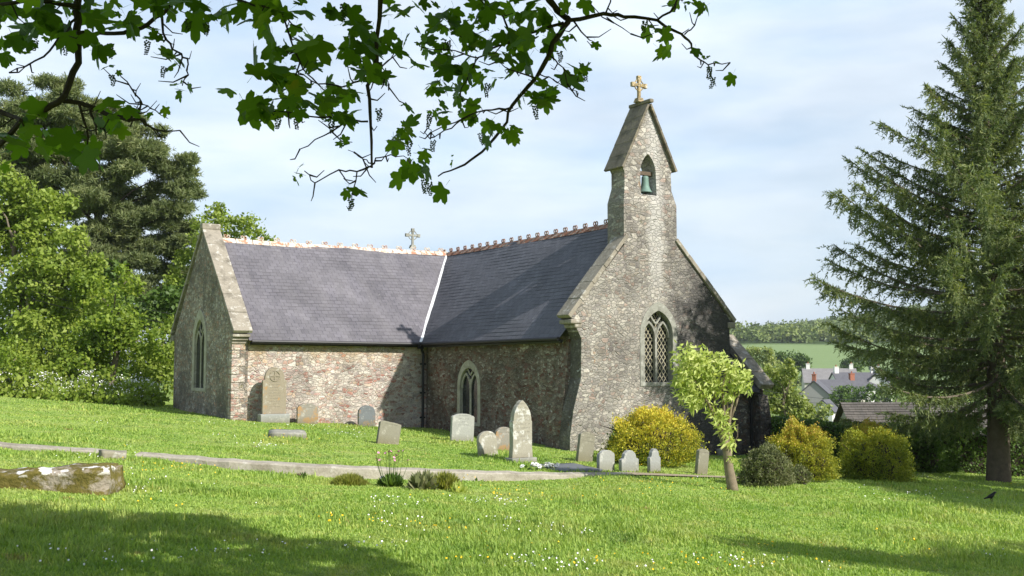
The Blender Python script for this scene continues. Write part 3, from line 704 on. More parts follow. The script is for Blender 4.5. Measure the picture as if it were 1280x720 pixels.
# angle buttress
b.hexa([(PX1 - .45, PA - .30, GB), (PX1 + .28, PA - .30, GB), (PX1 + .28, PA + .21, GB), (PX1 - .45, PA + .21, GB)], [(PX1 - .4, PA + .0, .55), (PX1 + .0, PA + .0, .55), (PX1 + .0, PA + .21, .6), (PX1 - .4, PA + .21, .6)])
b.build('porch_wall', M['porch'], church)
b = MB(); sp = Vector((0, -(PR - PE), pm - PA)).normalized(); spb = Vector((0, PR - PE, pm - PA)).normalized()
slope(b, (W - .4, PA, PE), (PX1 - .3, PA, PE), (W - .4, pm, PR), (PX1 - .3, pm, PR), sp, 12)
slope(b, (PX1 - .3, PB, PE), (W - .4, PB, PE), (PX1 - .3, pm, PR), (W - .4, pm, PR), spb, 12)
nosolid(b, 'porch_roof', M['slate_dark'])
coping((PX1, PA - .12, PE + .05), (PX1, pm, PR + .1), (1, 0, 0), -.50, .08, .2, 4)
coping((PX1, PB + .1, PE + .05), (PX1, pm, PR + .1), (1, 0, 0), -.42, .07, .14, 4)
b = MB(); b.tube([(W - .1, PA - .04, PE - .03), (PX1 - .45, PA - .04, PE - .05)], .055, 8); b.build('gutter', M['gutter'], church)
b = MB(); b.tube([(PX1 - .62, PA - .02, PE - .05), (PX1 - .62, PA + .13, PE - .3), (PX1 - .62, PA + .14, -1.6)], .045, 8); b.build('drainpipe', M['gutter'], church)

# --- the bell (hangs in the opening)
bell = empty('bell', tuple(Matrix.Translation((X0, D0, 0)) @ Matrix.Rotation(YAW, 4, 'Z') @ Vector((3.08, .28, 6.9))), YAW, 'green verdigris bell hanging in the arched bellcote opening', 'bell')
b = MB(); b.lathe([(.02, .60), (.09, .595), (.115, .56), (.12, .50), (.125, .38), (.14, .26), (.17, .16), (.215, .085), (.235, .05), (.235, .03), (.20, .03), (.15, .12), (.09, .5)], (0, 0, 0), 28)
b.build('bell_body', M['verdigris'], bell, smooth=True); bell.scale = (.92, .92, .92)
b = MB(); b.box((0, 0, .68), (.56, .12, .13)); b.build('headstock', M['wood'], bell, bevel=.01)
b = MB(); b.tube([(0, 0, .3), (0, 0, .02)], .012, 6); b.lathe([(.001, -.03), (.03, -.01), (.035, .03), (.001, .07)], (0, 0, -.02), 10); b.build('clapper', M['iron'], bell)

# ------------------------------------------------------------------ kerb walls
def kerb(x0, x1, label, n=26):
    b = MB(); X = np.linspace(x0, x1, n); Y = np.interp(X, KL[:, 0], KL[:, 1]); rows = []
    for i, (x, y) in enumerate(zip(X, Y)):
        z = float(plane_z(x, y)) + .015 + .006 * math.sin(i * 1.7) + .005 * math.sin(i * 4.1); lo = z - .75
        dx = .008 * math.sin(i * 2.9)
        rows.append([(x, y - .17 + dx, lo), (x, y - .13 + dx, z - .02), (x, y - .10 + dx, z + .005), (x, y + .16, z + .02), (x, y + .18, lo)])
    vs = [p for r in rows for p in r]; fs = []
    for i in range(n - 1):
        for k in range(4): fs.append((5 * i + k, 5 * i + k + 1, 5 * i + 6 + k, 5 * i + 5 + k))
    fs += [(0, 1, 2, 3, 4), tuple(5 * (n - 1) + k for k in (4, 3, 2, 1, 0))]
    b.add(vs, fs); return tag(b.build('kerb_wall', M['kerb']), label, 'low wall')
M['kerb'] = worn_mat('kerb_concrete', (.36, .33, .275), (.47, .45, .40), (.17, .15, .11), 1.3)
kerb(-6.7, 2.5, 'long low pale stone kerb crossing the churchyard below the headstones', 44)
kerb(-11., -6.95, 'short low stone kerb at the left behind the mossy block', 20)

# ------------------------------------------------------------------ gravestones
def grave_mat(name, c, lich=(.6, .6, .56), amt=.3, orange=0., lines=True):
    m, g = new_mat(name); P = g.obj(); n1 = g.noise(P, 5, 6, .7); n2 = g.noise(P, 22, 4, .6)
    cc = g.mix(n2, tuple(k * .75 for k in c), tuple(k * 1.2 for k in c))
    cc = g.mix(g.ramp(n1, [(.62 - amt * .3, 0.), (.70 - amt * .3, .8)]), cc, lich)
    if orange: cc = g.mix(g.ramp(g.noise(g.mapv(P, (1, 1, 1), (3, 1, 2)), 4, 5, .7), [(.60 - orange * .2, 0.), (.68 - orange * .2, .8)]), cc, (.40, .22, .08))
    z = g.sep(P)[2]
    cc = g.mix(g.n('ShaderNodeMapRange', {0: z, 1: 0.25, 2: -.02, 3: 0., 4: .6}).outputs[0], cc, (.14, .12, .06))
    h = g.math('ADD', g.math('MULTIPLY', n2, .6), n1)
    # worn rows of carving, too weathered to read
    x, y, z2 = g.sep(P); row = g.ramp(g.math('FRACT', g.math('MULTIPLY', z2, 11.)), [(.30, 0.), (.36, 1.), (.64, 1.), (.70, 0.)])
    wd_ = g.ramp(g.noise(g.mapv(P, (55, 1, 11)), 1., 2, .5), [(.46, 0.), (.52, 1.)]); ins = g.math('MULTIPLY', g.math('MULTIPLY', row, wd_), g.math('MULTIPLY', g.ramp(z2, [(.42, 0.), (.5, 1.)]), g.math('LESS_THAN', g.math('ABSOLUTE', x), .19)))
    cc = g.mix(g.math('MULTIPLY', ins, .28), cc, (.09, .085, .07)); h = g.math('SUBTRACT', h, g.math('MULTIPLY', ins, .6))
    finish(g, cc, .9, g.bump(h, .5, .012), .2); return m
M['g_brown'] = grave_mat('brown_headstone', (.27, .235, .175), (.42, .40, .34), .15, .05)
M['g_grey'] = grave_mat('grey_headstone', (.30, .31, .30), (.44, .44, .41), .25)
M['g_pale'] = grave_mat('pale_headstone', (.32, .325, .30), (.47, .47, .43), .25)
M['g_dark'] = grave_mat('slate_headstone', (.16, .175, .185), (.33, .33, .31), .15, .1)
M['g_lich'] = grave_mat('lichened_headstone', (.33, .31, .25), (.60, .60, .56), .3)
M['g_ora'] = grave_mat('orange_lichened_headstone', (.25, .235, .20), (.42, .40, .35), .25, .35)
M['g_olive'] = grave_mat('olive_headstone', (.22, .21, .16), (.34, .33, .27), .2)
def profile(kind, w, h):
    hw = w / 2
    if kind == 'round': r = hw; return [(-hw, 0), (hw, 0)] + [(hw * math.cos(a), h - r * .8 + r * .8 * math.sin(a)) for a in np.linspace(0, math.pi, 15)]
    if kind == 'segment': return [(-hw, 0), (hw, 0)] + [(hw * math.cos(a) / math.cos(.5), h - .22 * hw - .45 * hw + .75 * hw * math.sin(a)) for a in np.linspace(.5, math.pi - .5, 11)]
    if kind == 'gothic':
        s = hw * .93; return [(-hw * 1.08, 0), (hw * 1.08, 0), (hw, .25), (hw, h - w * 1.0), (hw * 1.02, h - w * .95), (s, h - w * .9)] + arch(-s, s, 0, h - w * .9, h, 8)[3:-1] + [(-s, h - w * .9), (-hw * 1.02, h - w * .95), (-hw, h - w * 1.0), (-hw, .25)]
    if kind == 'shoulder':
        s = hw * .82; return [(-hw, 0), (hw, 0), (hw, h - w * .55), (s, h - w * .50)] + [(s * math.cos(a), h - w * .42 + w * .42 * math.sin(a)) for a in np.linspace(0, math.pi, 13)] + [(-s, h - w * .50), (-hw, h - w * .55)]
    if kind == 'notched':
        return [(-hw, 0), (hw, 0), (hw, h - .1), (hw * .86, h - .055), (hw * .8, h - .06)] + [(hw * .72 * math.cos(a), h - .055 + .055 * math.sin(a)) for a in np.linspace(.1, math.pi - .1, 9)] + [(-hw * .8, h - .06), (-hw * .86, h - .055), (-hw, h - .1)]
    if kind == 'ogee':
        return [(-hw, 0), (hw, 0), (hw, h - .2), (hw * .72, h - .17), (hw * .62, h - .08), (hw * .3, h - .015), (0, h), (-hw * .3, h - .015), (-hw * .62, h - .08), (-hw * .72, h - .17), (-hw, h - .2)]
    return [(-hw, 0), (hw, 0), (hw, h - .02), (hw * .7, h), (-hw * .7, h + .01), (-hw, h - .03)]
GR = 'headstones in the churchyard'
def stone(px, py, wpx, hpx, kind, mat, label, roll=0., tip=0., yaw=0., Y=None, th=.11, base=None, name='headstone'):
    if Y is None: p = ground_at(px, py)
    else: p = at(px, py, Y)
    k = p[1] / FPX; w_ = wpx * k * 1.13; h_ = hpx * k
    o = empty(name, (p[0], p[1], p[2]), 0, label, 'gravestone', GR)
    o.rotation_euler = (R(tip), R(roll), YAW + R(yaw))
    up = 0
    if base:
        b = MB(); bw, bh = base[0] * k * 1.1, base[1] * k; b.box((0, 0, bh / 2 - .15), (bw, .34, bh + .3)); b.build('plinth', M['g_grey'], o, bevel=.015); up = bh
    b = MB(); b.slab([(x, z - (.3 if (z == 0 and not base) else 0)) for x, z in profile(kind, w_, h_ - up)], [], lambda s, z, t: (s, t - th / 2, z + up), th)
    t = b.build('slab', M[mat], o, bevel=.012)
    return o, w_, h_, up
o, w_, h_, up = stone(342, 527.5, 27, 68, 'shoulder', 'g_brown', 'tall brown headstone with a carved wheel cross against the sunlit wall', base=(34, 10), Y=35.5)
b = MB(); zc = h_ - w_ * .36
b.tube([(.17 * math.cos(a), -.062, zc + .17 * math.sin(a)) for a in np.linspace(0, 2 * math.pi, 17)], .018, 5, False)
b.box((0, -.062, zc), (.045, .03, .36)); b.box((-.09, -.062, zc), (.13, .028, .045)); b.box((.09, -.062, zc), (.13, .028, .045))
b.build('wheel_cross', M['g_brown'], o)
stone(384, 528.5, 24, 23, 'segment', 'g_ora', 'small squarish headstone with orange lichen against the sunlit wall', Y=36.1)
stone(458, 532, 20, 25, 'round', 'g_dark', 'small dark slate headstone with rounded top against the sunlit wall', Y=37.2)
stone(484, 555, 26, 27, 'flat', 'g_olive', 'squat brown headstone leaning to the right in the open grass', roll=12, tip=-6)
stone(577, 552.5, 28, 35, 'notched', 'g_pale', 'pale grey headstone in front of the nave window', roll=3)
stone(610, 570, 23, 31, 'round', 'g_lich', 'small white-lichened headstone leaning left beside the tall pointed one', roll=-6)
stone(629, 565, 23, 31, 'round', 'g_ora', 'broad round-topped headstone with pale lichen, half hidden by the tall pointed one', roll=2)
stone(651, 578, 25, 77, 'gothic', 'g_lich', 'tall pointed headstone with shoulders streaked with white lichen', base=(33, 6), th=.16)
stone(730, 577, 20, 36, 'segment', 'g_olive', 'greenish headstone leaning right at the foot of the church front corner', roll=11, tip=-4)
stone(757, 589, 21, 26, 'notched', 'g_pale', 'small pale square headstone, left of a row of three before the golden bush', roll=1)
stone(786, 590, 24, 27, 'ogee', 'g_grey', 'grey headstone with curved shoulders, middle of a row of three before the golden bush')
stone(817.5, 591, 15, 30, 'ogee', 'g_grey', 'narrow pointed grey headstone, right of a row of three before the golden bush')
stone(876, 593, 15, 31, 'segment', 'g_olive', 'narrow olive headstone leaning right beside the golden bush', roll=8)
# fallen / flat pieces
def block(p, d, rz, mat, name, label, cat, tilt=(0, 0), jit=.03, sub=2):
    bm = bmesh.new(); bmesh.ops.create_cube(bm, size=1)
    bmesh.ops.subdivide_edges(bm, edges=bm.edges[:], cuts=sub * 2, use_grid_fill=True)
    bmesh.ops.bevel(bm, geom=[e for e in bm.edges if e.calc_face_angle(0) > 1], offset=.03, segments=2, affect='EDGES')
    for v in bm.verts:
        v.co = Vector((v.co.x * d[0], v.co.y * d[1], v.co.z * d[2]))
        v.co += Vector(mnoise.noise_vector(v.co * 3.1 + Vector(p) * 1.7)) * jit + Vector(mnoise.noise_vector(v.co * 9.1)) * jit * .3
    me = bpy.data.meshes.new(name); bm.to_mesh(me); bm.free()
    for q in me.polygons: q.use_smooth = True
    o = link(name, me, M[mat]); o.location = p; o.rotation_euler = (R(tilt[0]), R(tilt[1]), rz)
    return tag(o, label, cat)
p = ground_at(359, 548); block((p[0], p[1], p[2] + .07), (.92, .5, .22), .3, 'g_pale', 'fallen_slab', 'low flat grey slab lying in the grass below the tall brown headstone', 'grave slab', (6, 3))
p = ground_at(703, 588); block((p[0] + .1, p[1] + .3, p[2] - .01), (1.0, 1.6, .12), YAW - .2, 'grey_slab', 'ledger_slab', 'dark flat grave slab lying beside the white flowers', 'grave slab', (0, 0), .008)
p = at(901, 571, 33.9); block((p[0], p[1], p[2] + .1), (.26, .12, .32), YAW, 'g_pale', 'small_stone', 'small pale stone propped against the foot of the church front', 'stone', (4, 0), .02)
p = ground_at(140, 574); block((p[0], p[1], p[2] + .03), (.42, .3, .22), .4, 'g_lich', 'loose_stone', 'small pale loose stone lying between the two kerbs', 'stone', (0, 8), .05)
m, g = new_mat('mossy_stone'); P = g.obj(); n1 = g.noise(P, 3.2, 6, .7); n2 = g.noise(P, 16, 5, .65)
c = g.mix(n2, (.24, .20, .16), (.42, .37, .31))
c = g.mix(g.ramp(g.noise(g.mapv(P, (1, 1, 1.4), (1.3, 0, .4)), 3.0, 6, .7), [(.40, 0.), (.50, .95)]), c, g.mix(n2, (.06, .055, .012), (.20, .165, .035)))
z = g.sep(P)[2]
c = g.mix(g.math('MULTIPLY', g.ramp(g.noise(P, 4.3, 3, .5), [(.54, 0.), (.57, 1.)]), g.n('ShaderNodeMapRange', {0: z, 1: .21, 2: .25, 3: 0., 4: 1.}).outputs[0]), c, (.70, .69, .66))
finish(g, c, .95, g.bump(g.math('ADD', n1, n2), .8, .04), .1); M['mossy'] = m
pr = ground_at(151, 624)
block((pr[0] - 1.38, pr[1] + .42, pr[2] + .04), (2.25, .85, .54), .1, 'mossy', 'tomb_block', 'large mossy stone tomb block with white lichen in the foreground grass', 'tomb', (0, -1), .085, 5)
# ------------------------------------------------------------------ flowers laid on graves
def bouquet(px, py, label, r=.12):
    p = ground_at(px, py); o = empty('bouquet', p, 0, label, 'flowers', 'white flowers on graves')
    for _ in range(13):
        c = RNG.normal(0, 1, 3) * np.array([r * 1.0, r * .6, r * .3]); c[2] = abs(c[2]) + .07; b = MB()
        for q in range(3):
            for k in range(6):
                a = k * math.pi / 3 + q * .5; e = .25 + .45 * q; d = Vector((math.cos(a) * math.cos(e), math.sin(a) * math.cos(e), math.sin(e))); t = Vector((-math.sin(a), math.cos(a), 0)); L = .06 - .012 * q
                b.add([(0, 0, 0), d * L * .6 + t * L * .4, d * L, d * L * .6 - t * L * .4], [(0, 1, 2, 3)])
        h = b.build('flower', M['petal_white'], o); h.location = c; h.rotation_euler = (.5 + RNG.normal(0, .3), RNG.normal(0, .4), RNG.uniform(0, 6))
    n = 30; T = RNG.normal(0, 1, (n, 3)) * np.array([r, r * .8, .02]); T[:, 2] += .02
    V, F = scatter(LEAF_V, LEAF_F, frames(unit(RNG.normal(0, 1, (n, 3))), np.tile([0, 0, 1.], (n, 1)) + RNG.normal(0, .4, (n, 3))), T, RNG.uniform(.08, .12, n)); np_mesh('leaves', V, F, M['hedge'], o)
bouquet(667, 588, 'bunch of white flowers at the foot of the tall pointed headstone')
bouquet(687, 586.5, 'bunch of white flowers lying on the dark flat grave slab', .10)

# ------------------------------------------------------------------ foliage builders
def blob_leaves(blobs, per, lsize, up=.35, out=.9, shell=.55, droop=0., flat=1., seed=0):
    """leaves through a set of spheres (x,y,z,r[,rz]); returns frames, positions, sizes"""
    rng = np.random.default_rng(seed); Rm = []; T = []; S = []
    for q in blobs:
        c = np.array(q[:3]); r = q[3]; rz = q[4] if len(q) > 4 else r * flat
        n = int(per * (r ** 2)); d = unit(rng.normal(0, 1, (n, 3)))
        rad = (shell + (1 - shell) * rng.random(n)) ** 1.0 * (1 + (.16 if lsize > .25 or flat != 1. else .2) * rng.normal(0, 1, n))
        # gaps: drop leaves where a noise is low
        pos = c + d * rad[:, None] * np.array([r, r, rz])
        nz = np.array([mnoise.noise(Vector(p) * (1.6 / max(r, .4) ** .5)) for p in pos])
        keep = nz > rng.uniform(-.65, .1, n); pos, d = pos[keep], d[keep]; n = len(pos)
        nr = unit(d * out + np.array([0, 0, up]) + rng.normal(0, .55, (n, 3)))
        ax = unit(rng.normal(0, 1, (n, 3)) + np.array([0, 0, -droop]))
        Rm.append(frames(ax, nr)); T.append(pos); S.append(lsize * rng.uniform(.6, 1.25, n))
    return np.concatenate(Rm), np.concatenate(T), np.concatenate(S)
def limb(mb, a, b_, r0, r1, n=5, bend=.15, sides=6, rng=random):
    a, b_ = Vector(a), Vector(b_); L = (b_ - a).length; pts = []
    off = Vector((rng.uniform(-1, 1), rng.uniform(-1, 1), rng.uniform(-.2, 1))) * L * bend
    for i in range(n + 1):
        f = i / n; pts.append(a.lerp(b_, f) + off * math.sin(f * math.pi) + Vector((rng.uniform(-1, 1), rng.uniform(-1, 1), rng.uniform(-1, 1))) * L * .015)
    mb.tube(pts, [r0 + (r1 - r0) * i / n for i in range(n + 1)], sides)
def tree(name, label, cat, blobs_px, Y, mat, per, lsize, base_px, trunk_r=.25, bark='bark', group=None, depth=2.2, seed=1, shape='leaf', up=.35, base_z=None, sub=5):
    """blobs_px: (px, py, r_px) crown lobes"""
    rng = np.random.default_rng(seed); bl = []
    for px, py, rp in blobs_px:
        p = at(px, py, Y + rng.uniform(-.5, .5) * depth); r = rp * Y / FPX
        fl = .55 if shape == 'needle' else 1.; bl.append((*p, r * .75, r * .6 * fl))
        for _ in range(sub):
            d = unit(rng.normal(0, 1, 3)); bl.append((*(p + d * r * .8), r * rng.uniform(.32, .52), r * rng.uniform(.24, .36) * fl))
    bp = at(base_px, 455, Y); bz = gz(bp[0], Y) if base_z is None else base_z
    o = empty(name, (bp[0], Y, bz), 0, label, cat, group); off = np.array([bp[0], Y, bz])
    mb = MB(); top = max(bl, key=lambda q: q[2]); cx = np.mean([q[:3] for q in bl], 0)
    tp = Vector((cx[0] * .5 + top[0] * .5 - off[0], cx[1] - off[1], (top[2] - off[2]) * .72))
    n = 8; pts = [Vector((0, 0, -.4)).lerp(tp, i / n) + Vector((math.sin(i * 1.7) * .12, math.cos(i * 2.1) * .12, 0)) for i in range(n + 1)]
    mb.tube(pts, [trunk_r * (1.25 if i == 0 else 1 - .85 * i / n) for i in range(n + 1)], 8)
    for q in bl[::sub + 1]:
        f = min(.85, max(.15, (q[2] - off[2]) / max(tp.z, 1) * .7)); limb(mb, Vector((0, 0, 0)).lerp(tp, f), Vector(np.array(q[:3]) - off), trunk_r * .22, .015)
    mb.build('trunk', M[bark], o, smooth=True)
    Rm, T, S = blob_leaves(bl, per, lsize, up=up, seed=seed)
    T = T - off
    if shape == 'needle':   # tufts: a few thin blades per point
        k = 5; T = np.repeat(T, k, 0); S = np.repeat(S, k); nn = len(T); rg = np.random.default_rng(seed + 5)
        zz = np.repeat(Rm[:, :, 2], k, 0); ax = unit(zz + rg.normal(0, .75, (nn, 3)) + np.array([0, 0, .25]))
        Rm = frames(ax, rg.normal(0, 1, (nn, 3))); S3 = np.stack([S * .17, S, S], 1)
        V, F = scatter(NEED_V, NEED_F, Rm, T, S3)
    else: V, F = scatter(LEAF_V if shape == 'leaf' else DIAM_V, LEAF_F if shape == 'leaf' else DIAM_F, Rm, T, S)
    np_mesh('crown', V, F, M[mat], o); return o

# --- left background trees
tree('pine_tree', 'tall dark pine tree rising behind the bright trees at the left', 'tree',
     [(45, 140, 48), (95, 135, 44), (10, 150, 46), (140, 165, 42), (180, 190, 40), (215, 215, 34), (70, 190, 52), (120, 225, 50), (170, 250, 46), (215, 262, 34), (25, 210, 45),
      (130, 290, 46), (185, 310, 40), (215, 300, 30), (75, 260, 50), (160, 360, 44), (205, 370, 36), (225, 340, 28), (100, 330, 45), (225, 240, 28)], 60, 'pine', 640, .26, 130, .42, 'bark_dark', seed=3, shape='needle', depth=6, sub=7)
tree('broadleaf_tree', 'bright green broadleaf tree at the far left edge in front of the pine', 'tree',
     [(20, 265, 46), (60, 285, 36), (0, 310, 50), (75, 335, 44), (40, 350, 50), (85, 385, 40), (10, 390, 46), (50, 420, 48), (95, 300, 22), (105, 345, 30), (-10, 245, 46), (62, 262, 30), (-30, 300, 40)], 47, 'syc', 820, .21, 40, .3, seed=4, depth=3)
tree('broadleaf_tree', 'rounded green tree with reddish new leaves between the far left tree and church', 'tree',
     [(125, 370, 34), (150, 400, 38), (110, 420, 38), (140, 445, 38), (175, 425, 34), (100, 455, 34), (160, 350, 20)], 45, 'syc_red', 980, .19, 140, .22, seed=5, depth=2.5)
tree('broadleaf_tree', 'low bright green tree touching the left corner of the church', 'tree',
     [(195, 440, 28), (205, 465, 26), (180, 470, 26), (210, 410, 18), (222, 440, 20)], 47, 'syc', 900, .17, 198, .15, seed=6, depth=2)
tree('broadleaf_tree', 'fresh green tree showing above the left end of the transept roof', 'tree',
     [(285, 285, 32), (310, 280, 22), (258, 300, 28), (320, 310, 24), (290, 320, 34), (240, 320, 26), (228, 360, 26), (265, 265, 16)], 57, 'syc', 640, .20, 285, .28, seed=7, depth=3)
tree('broadleaf_tree', 'leafy bush at the very left edge under the bright tree', 'bush',
     [(10, 450, 30), (40, 462, 26), (65, 470, 18), (-20, 455, 36)], 43, 'syc_red', 800, .15, 10, .12, seed=8, depth=2)
tree('understorey_tree', 'shaded green thicket filling the gap below the pine, behind the bright trees', 'tree',
     [(30, 430, 45), (90, 420, 45), (150, 400, 45), (200, 390, 40), (235, 400, 40), (60, 470, 36), (130, 465, 36), (190, 460, 36), (0, 470, 40), (230, 440, 34), (110, 350, 40)], 54, 'mid_leaf', 520, .26, 120, .2, seed=12, depth=3)
# --- valley trees on the right
tree('valley_tree', 'pale green tree standing just behind the hedge beside the porch', 'tree',
     [(975, 480, 24), (990, 500, 24), (965, 505, 24), (1000, 515, 18), (960, 470, 14), (985, 462, 12)], 70, 'valley_leaf', 900, .24, 975, .2, seed=9, depth=3)
for i, (lab, bl, Y, mt) in enumerate([
        ('dark rounded tree in the field above the pale tree', [(990, 450, 18), (975, 446, 12), (1005, 452, 12)], 300, 'mid_leaf'),
        ('green tree standing among the white houses', [(1048, 495, 16), (1062, 490, 14), (1040, 508, 12)], 190, 'mid_leaf'),
        ('dark tree behind the white gabled house', [(1072, 452, 16), (1088, 448, 15), (1058, 455, 9)], 330, 'mid_leaf'),
        ('light green tree in front of the house roofs', [(1030, 515, 13), (1018, 520, 10)], 150, 'valley_leaf'),
        ('pale grey-green tree beyond the pale tree at the edge of the field', [(955, 445, 14), (965, 455, 14), (940, 440, 12)], 210, 'valley_leaf'),
        ('leafy tree in front of the white gabled house', [(1084, 494, 13), (1070, 500, 12), (1100, 498, 14), (1115, 492, 12)], 180, 'mid_leaf'),
        ('green tree below the field to the right of the houses', [(1120, 470, 18), (1140, 465, 16), (1105, 480, 13)], 250, 'mid_leaf')]):
    tree('valley_tree', lab, 'tree', bl, Y, mt, 420 * (70 / Y) ** 1.1, .24 * (Y / 70) ** .75, bl[0][0], .3, seed=20 + i, depth=3, group='trees in the valley')

# --- far wood on the hill: one mass
def wood(name, n, xr, yr, seed, size=(4, 6.5)):
    rng = np.random.default_rng(seed); X = rng.uniform(*xr, n); Y = rng.uniform(*yr, n); Z = ground_z(X, Y); k = 60
    r = rng.uniform(*size, n) * np.where(rng.random(n) < .2, 1.25, .85); d = unit(rng.normal(0, 1, (n, k, 3))); d[..., 2] = np.abs(d[..., 2])
    P = np.stack([X, Y, Z + r * .2], -1)[:, None] + d * (r[:, None, None] * np.array([1, 1, 1.15]) * rng.uniform(.75, 1.08, (n, k, 1)))
    nr = unit(d + rng.normal(0, .35, (n, k, 3))).reshape(-1, 3); T = P.reshape(-1, 3)
    V, F = scatter(DIAM_V, DIAM_F, frames(rng.normal(0, 1, T.shape), nr), T, rng.uniform(1.5, 2.6, len(T)))
    return tag(np_mesh(name, V, F, M['wood_far']), 'distant green wood covering the hillside', 'woodland', None, 'stuff')
wood('woodland', 3300, (60, 620), (562, 1010), 2)
rng = np.random.default_rng(5)
def hedgerow(name, x0, x1, y0, y1, n, label):
    rng = np.random.default_rng(n); f = rng.random(n); X = x0 + (x1 - x0) * f; Y = y0 + (y1 - y0) * f; Z = ground_z(X, Y); k = 30
    r = rng.uniform(1.2, 2.6, n); d = unit(rng.normal(0, 1, (n, k, 3))); d[..., 2] = np.abs(d[..., 2])
    T = (np.stack([X, Y, Z], -1)[:, None] + d * r[:, None, None]).reshape(-1, 3); nr = unit(d + rng.normal(0, .4, (n, k, 3))).reshape(-1, 3)
    V, F = scatter(DIAM_V, DIAM_F, frames(rng.normal(0, 1, T.shape), nr), T, rng.uniform(.8, 1.5, len(T)))
    tag(np_mesh(name, V, F, M['wood_far']), label, 'hedgerow')
hedgerow('field_hedge', 60, 190, 345, 350, 110, 'distant hedge along the lower edge of the green field')
hedgerow('field_hedge', 20, 120, 120, 190, 160, 'overgrown hedge line dropping to the village houses')

# ------------------------------------------------------------------ houses in the valley
def house(px, py_ridge, Y, wid, dep, eave, roof, rz, wall, roofm, label, chimneys=((.0, 'white_paint'),), wins=2):
    p = at(px, py_ridge, Y); o = empty('house', (p[0], p[1], p[2] - eave - roof), rz, label, 'house', 'houses in the valley')
    b = MB(); hw, hd = wid / 2, dep / 2
    b.slab([(-hd, -6), (hd, -6), (hd, eave), (0, eave + roof - .12), (-hd, eave)], [], lambda s, z, t: (-hw + t, s, z), wid); b.build('wall', M[wall], o)
    b = MB()
    for s in (-1, 1):
        d = Vector((0, -s * (hd + .3), -roof * (hd + .3) / hd)); nn = Vector((0, -s * roof, hd)).normalized(); a = Vector((-hw - .25, 0, eave + roof)); c = Vector((hw + .25, 0, eave + roof))
        b.hexa([a, c, c + d, a + d], [a + nn * .15, c + nn * .15, c + d + nn * .15, a + d + nn * .15])
    rf = b.build('roof', M[roofm], o)
    for cx, cm_ in chimneys:
        b = MB(); b.box((cx * hw, 0, eave + roof + .35), (.95, .7, 1.7)); b.box((cx * hw, 0, eave + roof + 1.26), (1.1, .85, .14)); b.build('chimney', M[cm_], rf)
        b = MB(); b.tube([(cx * hw, 0, eave + roof + 1.3), (cx * hw, 0, eave + roof + 1.75)], .14, 8); b.build('chimney_pot', M['brick_red'], rf)
    for k in range(wins):
        x = -hw + wid * (k + .5) / wins
        b = MB(); b.box((x, -hd - .03, eave - 1.05), (1.1, .1, 1.3)); wn = b.build('window', M['white_paint'], o)
        for dx in (-.26, .26):
            b = MB(); b.box((x + dx, -hd - .07, eave - 1.05), (.42, .06, 1.1)); b.build('pane', M['glass'], wn)
house(1043, 475, 215, 9, 7.5, 5, 3.2, R(12), 'cream_paint', 'house_slate', 'cream house with dark slate roof low in the middle of the village', ((.85, 'brick_red'),))
house(1020, 476, 205, 8, 7, 5, 3.2, R(68), 'grey_render', 'house_slate', 'grey house with dark roof turning its gable beside the pale tree', ((-.8, 'brick_red'),))
house(1036, 461, 275, 13, 8, 5, 3.4, R(-10), 'cream_paint', 'house_slate_pale', 'long pale-roofed house at the back of the village', ((-.8, 'white_paint'), (.85, 'white_paint')), 4)
house(1068, 466, 235, 10, 8, 5, 3.4, R(8), 'white_paint', 'house_slate', 'white house with slate roof and white chimneys', ((-.85, 'white_paint'), (.85, 'white_paint')), 3)
house(1098, 465, 235, 6, 5.2, 5.2, 2.8, R(68), 'white_paint', 'house_slate', 'bright white gabled house at the right end of the village', ((.0, 'white_paint'),))
house(1032, 500, 170, 4, 3, 2.4, 1.6, R(60), 'white_paint', 'house_slate', 'small white gabled outhouse below the village houses', (), 1)
# low building behind the hedge, only its tiled roof in sight
o = empty('outbuilding', (18.6, 44, -2.6), R(-4), 'low outbuilding with a broad weathered tile roof behind the hedge', 'building')
b = MB(); b.slab([(-2.6, -2), (2.6, -2), (2.6, .8), (0, 2.45), (-2.6, .8)], [], lambda s, z, t: (-4.8 + t, s, z), 11.5); b.build('wall', M['grey_render'], o)
b = MB(); 
slope(b, (-5, -3, .75), (7, -3, .75), (-5, 0, 2.62), (7, 0, 2.62), Vector((0, -1.87, 3)).normalized(), 20, .014)
slope(b, (7, 3, .75), (-5, 3, .75), (7, 0, 2.62), (-5, 0, 2.62), Vector((0, 1.87, 3)).normalized(), 20, .014)
rf = nosolid(b, 'roof', M['roof_tiles']); rf.parent = o

